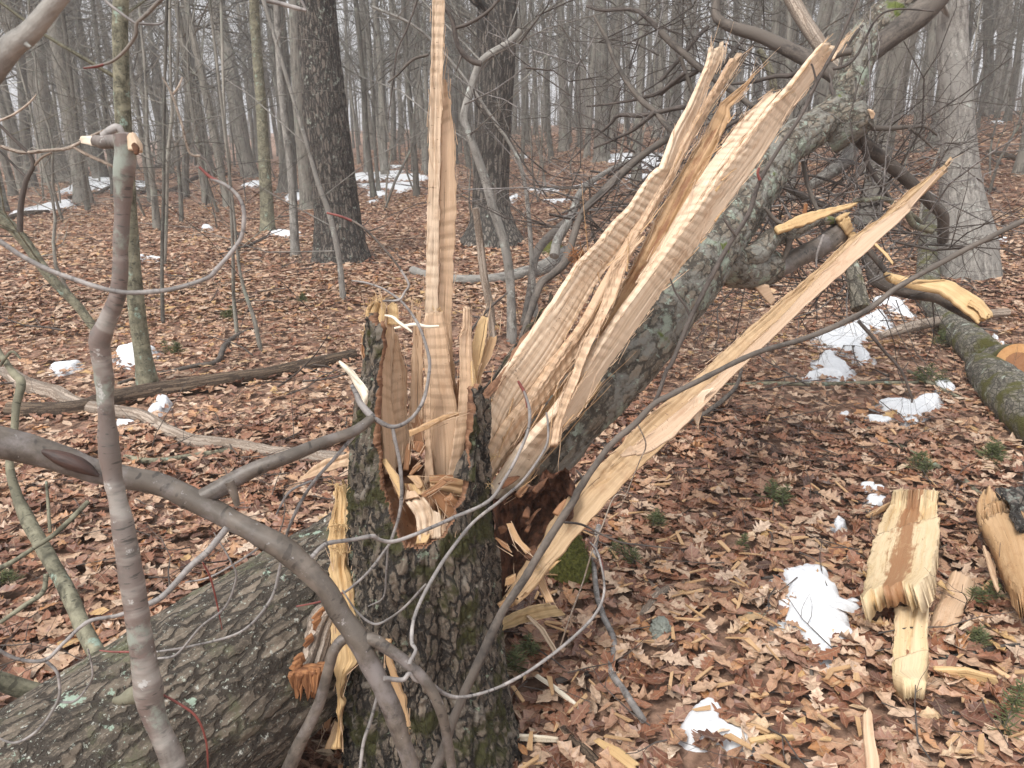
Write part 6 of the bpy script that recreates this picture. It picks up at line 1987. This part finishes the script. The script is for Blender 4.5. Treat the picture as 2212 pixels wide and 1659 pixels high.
def snow(label, s, hgt=.035, group='melting snow patches', lumpy=.25, more=()):
    t = None
    for q_i, ss in enumerate((s,) + tuple(more)):
        pts = T(ss)
        G = np.array([onground(*p) for p in pts])
        n = 240
        E = catmull(np.vstack([G[-2:], G, G[:3]]), 4000)
        # keep the closed middle run
        d0 = np.argmin(np.linalg.norm(E[:1500] - G[0], axis=1))
        d1 = 1500 + np.argmin(np.linalg.norm(E[1500:] - G[0], axis=1))
        E = E[np.linspace(d0, d1, n + 1).astype(int)[:-1]]
        c = E.mean(0)
        size = np.linalg.norm(E - c, axis=1).mean()
        dr = (E - c) / np.maximum(np.linalg.norm(E - c, axis=1), 1e-4)[:, None]
        E = E + dr * (size * .09 * fbm(E * 2.2 / max(size, .05), 3) + min(.006, size * .04) * fbm(E * 40, 2))[:, None]
        SNOW_XY.append(E[::4, :2].copy())
        if t is None:
            t = thing('snow_patch', (c[0], c[1], float(ground_h(c[0], c[1]))), label, 'snow patch', group)
        mb = MB()
        g = int(np.clip(26 + size * FPX / np.linalg.norm(c - CAMP) * .34, 28, 84))
        lo, hi = E[:, :2].min(0), E[:, :2].max(0)
        pad = .08 * (hi - lo).max() + .01
        X, Y_ = np.meshgrid(np.linspace(lo[0] - pad, hi[0] + pad, g), np.linspace(lo[1] - pad, hi[1] + pad, g))
        Q = np.stack([X.ravel(), Y_.ravel()], 1)
        dist = np.sqrt(((Q[:, None, :] - E[None, :, :2]) ** 2).sum(2)).min(1)
        x1, y1 = E[:, 0][None], E[:, 1][None]
        x2, y2 = np.roll(E[:, 0], -1)[None], np.roll(E[:, 1], -1)[None]
        xx, yy = Q[:, 0:1], Q[:, 1:2]
        ins = (((y1 > yy) != (y2 > yy)) & (xx < (x2 - x1) * (yy - y1) / (y2 - y1 + 1e-12) + x1)).sum(1) % 2 == 1
        f3 = np.column_stack([Q, np.zeros(len(Q))])
        sd_ = np.where(ins, dist, -dist) + min(.02, size * .10) * fbm(f3 * 24, 3)
        hgt = min(hgt * .62, size * .22)
        wdt = max(min(size * .5, hgt * 1.6), .015)
        prof = np.sqrt(np.clip(1 - (1 - np.clip(sd_ / wdt, 0, 1)) ** 2, 0, 1))
        hh = .045 * np.clip(sd_ / wdt, -1.2, 0) + hgt * prof * (1 + lumpy * 1.5 * fbm(f3 * 10 / max(1, size * 2), 3)) + .004 * fbm(f3 * 70, 2)
        V = np.column_stack([Q, ground_h(Q[:, 0], Q[:, 1]) + .016 + hh])
        i_ = np.arange(g - 1)[:, None] * g
        j_ = np.arange(g - 1)[None, :]
        q = np.stack([i_ + j_, i_ + j_ + 1, i_ + g + j_ + 1, i_ + g + j_], -1).reshape(-1, 4)
        q = q[(sd_[q] > -wdt * .9).any(1)]
        mb.add(V, q=q)
        mb.build('snow', M['snow'], t)
    return t


snow('large bright snow patch on the leaves left of the yellow split slab', 'i 850,430 960,440 1020,560 1070,640 1170,650 1165,690 1110,760 1130,870 1040,890 1000,960 930,970 840,900 790,830 730,760 720,700 680,665 720,600 710,480 770,450', .05)
snow('small dirty snow patch near the bottom edge right of the stump', 'i 150,1310 250,1260 330,1320 320,1380 400,1430 510,1440 510,1500 430,1530 330,1470 180,1500 100,1420', .04, lumpy=.5)
snow('long snow patch on the leaves left of the cut log', 'f 1300,940 1430,920 1530,930 1560,900 1660,890 1680,930 1600,990 1540,1020 1460,1010 1380,980', .04, more=('f 1240,1020 1380,1040 1330,1070 1260,1060', 'f 1460,1045 1530,1040 1550,1060 1500,1065'))
snow('humped snow lump beyond the peeled board, with a thin tail', 'f 940,660 1000,620 1040,660 1100,710 1100,780 1040,785 990,770 870,785 862,770 960,735', .07)
snow('largest far snow heap under the dark branch at the right', 'f 920,500 1070,490 1180,430 1240,400 1320,360 1345,400 1360,450 1240,480 1230,540 1180,570 1210,600 1240,640 1220,670 1120,620 960,570', .07)
snow('narrow snow strip next to the mossy post', 'f 1280,290 1430,300 1500,370 1500,400 1420,370 1380,330 1290,330', .06, more=('q 860,720 1090,730 1060,765 880,760',))
snow('snow lump under the green tipped branch beside the cut log', 'f 1660,810 1720,800 1780,840 1760,870 1690,840', .04)
snow('thin snow patch behind the yellow split slab', 'f 1250,1520 1340,1530 1360,1570 1270,1585 1230,1550', .02, more=('f 1200,1440 1270,1435 1270,1450 1220,1455', 'f 1270,1460 1330,1455 1340,1500 1280,1500'))
snow('lone small snow dot above the large bright patch', 'i 1030,120 1090,130 1085,165 1045,175', .03)
snow('tiny snow dot left of the long snow patch', 'f 1065,1000 1110,995 1120,1015 1075,1015', .02, more=('f 1170,1085 1220,1090 1200,1105',))
snow('broad snow patch on the far left slope behind the snapped stem', 'a 500,1100 600,1110 690,1115 700,1180 560,1185 380,1210 375,1190 440,1160', .08, more=('a 840,1130 920,1140 910,1170 850,1170',))
snow('long snow patch at the far left beside a dead branch', 'a 240,1285 350,1265 440,1250 450,1290 240,1330 75,1340 90,1325', .07)
snow('small snow strip between the mottled trunk and the mossy foot', 'a 1500,1165 1540,1145 1570,1130 1680,1140 1660,1160', .07)
snow('snow patch touching the left side of the dark oak', 'a 1830,1200 1900,1180 1980,1165 1985,1245 1880,1250 1780,1262', .08)
snow('wide patchy snow right of the dark oak', 'b 130,1090 300,1072 455,1065 450,1085 600,1100 540,1125 400,1125 280,1120 150,1125', .06,
     more=('b 160,1150 330,1145 540,1140 550,1165 430,1195 400,1175 250,1170', 'b 240,1195 330,1190 345,1220 260,1235', 'b 330,1035 450,1030 440,1042 340,1042', 'b 230,1255 300,1245 280,1265'))
snow('snow strip at the foot of the smooth pale trunk', 'a 1680,1455 1750,1440 1870,1455 1860,1465 1780,1477 1690,1470', .05)
snow('bright snow patch behind the slim birch foot', 'd 730,610 790,590 830,580 960,600 940,640 880,660 840,690 760,680', .06)
snow('thin snow streak left of the slim birch', 'd 330,700 490,685 500,692 440,720 350,740', .04)
snow('small snow scraps in front of the dark log', 'd 980,900 1040,900 1045,940 1010,960 980,930', .03, more=('d 950,950 1000,945 1000,980 930,1000 920,995', 'd 740,1045 830,1050 820,1062 740,1065'))
snow('thin snow scraps between the snapped stem and thin saplings', 'a 850,1605 895,1595 890,1612 850,1618', .04, more=('a 920,1600 1010,1612 1005,1625 930,1615',))
snow('snow patches behind the brush of the fallen crown', 'b 1720,970 1880,960 2080,960 2075,990 2040,1060 1980,1050 1870,1020 1740,1005', .08, more=('b 1860,1095 1990,1095 1980,1125 1850,1120', 'b 1480,1170 1560,1150 1660,1110 1670,1130 1600,1160 1500,1180'))
snow('snow scraps right of the thick ridged trunk', 'b 1105,1240 1160,1215 1165,1235 1110,1262', .06, more=('b 1155,970 1230,970 1220,985 1165,985', 'b 1210,1175 1330,1180 1420,1170 1420,1190 1300,1200', 'b 1330,1245 1480,1240 1480,1255 1370,1260'))
snow('flat snow scrap on the leaves behind the arching twig', 'a 1260,1408 1310,1410 1315,1425 1270,1435', .04)
snow('small snow scrap at the mossy foot behind the crooked sapling', 'b 1100,1508 1155,1515 1140,1532 1105,1530', .05)
snow('snow flecks far up the right slope', 'c 2010,760 2080,758 2080,770 2020,768', .06)
snow('snow scrap at the right foot of the pale swollen tree', 'q 1895,130 1950,125 1965,150 1900,160', .05, more=('q 1940,110 2020,112 2010,130', 'q 1890,225 1950,220 1940,235'))
snow('snow scraps behind the mossy post near the pale tree', 'q 1875,1165 1920,1195 1915,1225 1890,1200', .03, more=('q 1950,1245 1990,1255 1975,1270',))


# ------------------------------------------------------------------ moss and small green plants
def mound(name, label, px, py, w, h, mat, cat):
    g = onground(px, py)
    rad = w / 2 / FPX * depth_at(px, py, g[1])
    hh = h / FPX * depth_at(px, py, g[1])
    t = thing(name, (g[0], g[1] + rad * .5, float(ground_h(g[0], g[1]))), label, cat)
    a, f = np.meshgrid(np.linspace(0, 2 * np.pi, 80, endpoint=False), np.linspace(0, 1, 36))
    prof = np.cos(f * np.pi / 2) ** .55
    V = np.stack([g[0] + rad * f ** .8 * np.cos(a), g[1] + rad * .5 + rad * f ** .8 * np.sin(a), float(ground_h(g[0], g[1])) - .03 + (hh + .03) * prof], -1)
    v = V.reshape(-1, 3)
    v = v + .12 * rad * np.column_stack([fbm(v * 14, 3), fbm(v * 14 + 5, 3), fbm(v * 14 + 9, 3)]) + .006 * np.column_stack([vnoise(v * 130), vnoise(v * 130 + 3), vnoise(v * 130 + 7)])
    i = np.arange(35)[:, None] * 80
    j = np.arange(80)[None, :]
    mb = MB()
    mb.add(v, q=np.stack([i + j, i + (j + 1) % 80, i + 80 + (j + 1) % 80, i + 80 + j], -1).reshape(-1, 4))
    mb.build('mound', M[mat], t)
    if mat == 'moss':
        r = np.random.default_rng(5)
        tw = Twigs()
        for _ in range(1300):
            p = v[int(r.integers(len(v) // 20, len(v)))]
            d = p - np.array([g[0], g[1] + rad * .5, p[2] - hh])
            tw.add(np.array([p, p + d / np.linalg.norm(d) * .006 + r.normal(0, .003, 3), p + d / np.linalg.norm(d) * .012 + r.normal(0, .005, 3) - np.array([0, 0, .004])]), np.array([.0012, .001, .0003]))
        mb = MB()
        tw.flush(mb, 3)
        mb.build('moss_fronds', M['moss'], t)['kind'] = 'stuff'
    return t


mound('moss_mound', 'mossy green mound under the peeled board, right of the stump', 1232, 1262, 96, 105, 'moss', 'moss mound')
mound('lichen_stone', 'rounded grey green stone in the leaves right of the curved twig', 1428, 1375, 56, 36, 'stone', 'stone')
mound('mossy_hump', 'mossy hump beneath the brush between the crooked sapling and the boards', 1190, 545, 60, 22, 'moss', 'moss mound')

gp_src = []


def clump(label, px, py, w, kind=0):
    g = onground(px, py)
    r = np.random.default_rng(int(px * 3 + py))
    s = w / FPX * depth_at(px, py, g[1])
    t = thing('ground_pine', (g[0], g[1], float(ground_h(g[0], g[1]))), label, 'plant', 'small green ground pines')
    tw, st = Twigs(), Twigs()
    nst = 1 if kind else 4
    for k in range(nst):
        b0 = np.array([g[0], g[1], float(ground_h(g[0], g[1]))]) + np.append(r.normal(0, s * .22 * (nst > 1), 2), 0)
        H = s * (1.3 if kind else .7) * r.uniform(.8, 1.2)
        tip = b0 + np.append(r.normal(0, H * .15, 2), H)
        st.add(np.array([b0, (b0 + tip) / 2, tip]), np.array([.0022, .0018, .0006]))
        for m_ in range(120 if kind else 55):
            f = r.random() ** .8
            p = b0 + (tip - b0) * f
            a = r.random() * 6.28
            L = s * .42 * (1.05 - f) * r.uniform(.7, 1.2) + .012
            d = np.array([math.cos(a), math.sin(a), r.uniform(-.1, .55)])
            tw.add(np.array([p, p + d * L * .55 + np.array([0, 0, .002]), p + d * L + np.array([0, 0, L * .12])]), np.array([.0008, .0013, .0003]) * max(1, s / .09))
    mb = MB()
    st.flush(mb, 4)
    mb.build('stem', M['limb_bark'], t)
    mb = MB()
    tw.flush(mb, 3)
    mb.build('needles', M['needle'], t)


for lab, px, py, w, kd in (('tall single ground pine in the lower right corner', 2160, 1600, 105, 1), ('yellowish green ground pine at the right foot of the stump', 1120, 1440, 85, 0), ('ground pine tuft right of the small split block', 2125, 1305, 70, 0),
                           ('ground pine tuft under the thick dark branch at the right', 2105, 1395, 60, 0), ('ground pine left of the thin snow patch, in mid ground', 1672, 1092, 62, 0), ('ground pine tuft under the slanting grey branch', 1975, 1025, 60, 0),
                           ('large ground pine tuft before the cut log', 2150, 1000, 72, 0), ('dark green tuft where the slanting branch meets the snow lump', 2010, 830, 60, 0),
                           ('small ground pine behind the moss mound', 1415, 1140, 56, 0),
                           ('small ground pine left of the rounded stone', 1362, 1220, 60, 0), ('sparse sprig left of the large snow patch', 1598, 1195, 36, 1), ('tuft under the mossy post and the weathered stick', 2040, 745, 46, 0),
                           ('faint green tuft beyond the pale log on the left', 380, 765, 42, 0), ('green tuft near the thin saplings beyond the dark log', 492, 690, 34, 0), ('green tuft at the left edge beside the log', 12, 1275, 60, 0),
                           ('tuft by the birch foot, behind the thin limb', 656, 655, 30, 0), ):
    clump(lab, px, py, w, kd)


def chip_scatter():
    """flakes of torn wood strewn round the break"""
    r = np.random.default_rng(88)
    mb = MB()
    for _ in range(230):
        x, y = r.normal(.75, .75), r.normal(2.5, .8)
        if not (1.4 < y < 5) or abs(x) > 2.2:
            continue
        z = float(ground_h(x, y)) + .03 + r.random() * .02
        a = r.random() * 6.28
        l_, w_ = r.uniform(.012, .055), r.uniform(.003, .011)
        d, n_ = np.array([math.cos(a), math.sin(a), r.normal(0, .15)]), np.array([-math.sin(a), math.cos(a), r.normal(0, .15)])
        c = np.array([x, y, z])
        up = np.array([0, 0, .004])
        V = [c - d * l_ - n_ * w_ * r.uniform(.3, 1), c - d * l_ * .8 + n_ * w_, c + d * l_ * r.uniform(.6, 1) + n_ * w_ * .6, c + d * l_ - n_ * w_ * r.uniform(0, 1)]
        V = np.array(V + [v_ + up for v_ in V])
        mb.add(V, q=[(3, 2, 1, 0), (4, 5, 6, 7), (0, 1, 5, 4), (1, 2, 6, 5), (2, 3, 7, 6), (3, 0, 4, 7)], bk=np.column_stack([(V - c) @ n_, (V - c)[:, 2], (V - c) @ d]) + r.random(3) * 9)
    mb.build('chip_litter', M['wood_tan'], ground, smooth=False)['kind'] = 'stuff'


chip_scatter()


def in_snow(P):
    out = np.zeros(len(P), bool)
    for E in SNOW_XY:
        c = E.mean(0)
        E = c + (E - c) * .84
        near = np.where((P[:, 0] > E[:, 0].min()) & (P[:, 0] < E[:, 0].max()) & (P[:, 1] > E[:, 1].min()) & (P[:, 1] < E[:, 1].max()))[0]
        if not len(near):
            continue
        x, y = P[near, 0][:, None], P[near, 1][:, None]
        x1, y1 = E[:, 0][None], E[:, 1][None]
        x2, y2 = np.roll(E[:, 0], -1)[None], np.roll(E[:, 1], -1)[None]
        cr = ((y1 > y) != (y2 > y)) & (x < (x2 - x1) * (y - y1) / (y2 - y1 + 1e-12) + x1)
        out[near] |= cr.sum(1) % 2 == 1
    return out


make_litter(in_snow)
# ------------------------------------------------------------------ the damp air
def make_haze():
    mb = MB()
    x0, x1, y0, y1, z0, z1 = -172, 172, -60, 195, -2.5, 26
    V = [(x, y, z) for z in (z0, z1) for y in (y0, y1) for x in (x0, x1)]
    q = [(0, 2, 3, 1), (4, 5, 7, 6), (0, 1, 5, 4), (2, 6, 7, 3), (0, 4, 6, 2), (1, 3, 7, 5)]
    mb.add(V, q=q)
    m = bpy.data.materials.new('haze')
    m.use_nodes = True
    nt = m.node_tree
    nt.nodes.clear()
    out = nt.nodes.new("ShaderNodeOutputMaterial")
    pv = nt.nodes.new("ShaderNodeVolumePrincipled")
    pv.inputs['Color'].default_value = (.93, .95, 1, 1)
    pv.inputs['Density'].default_value = HAZE
    nt.links.new(pv.outputs[0], out.inputs['Volume'])
    o = mb.build('haze', m, smooth=False)
    tag(o, 'thin pale winter haze between the trees', 'haze', kind='stuff')


HAZE = .0022
make_haze()
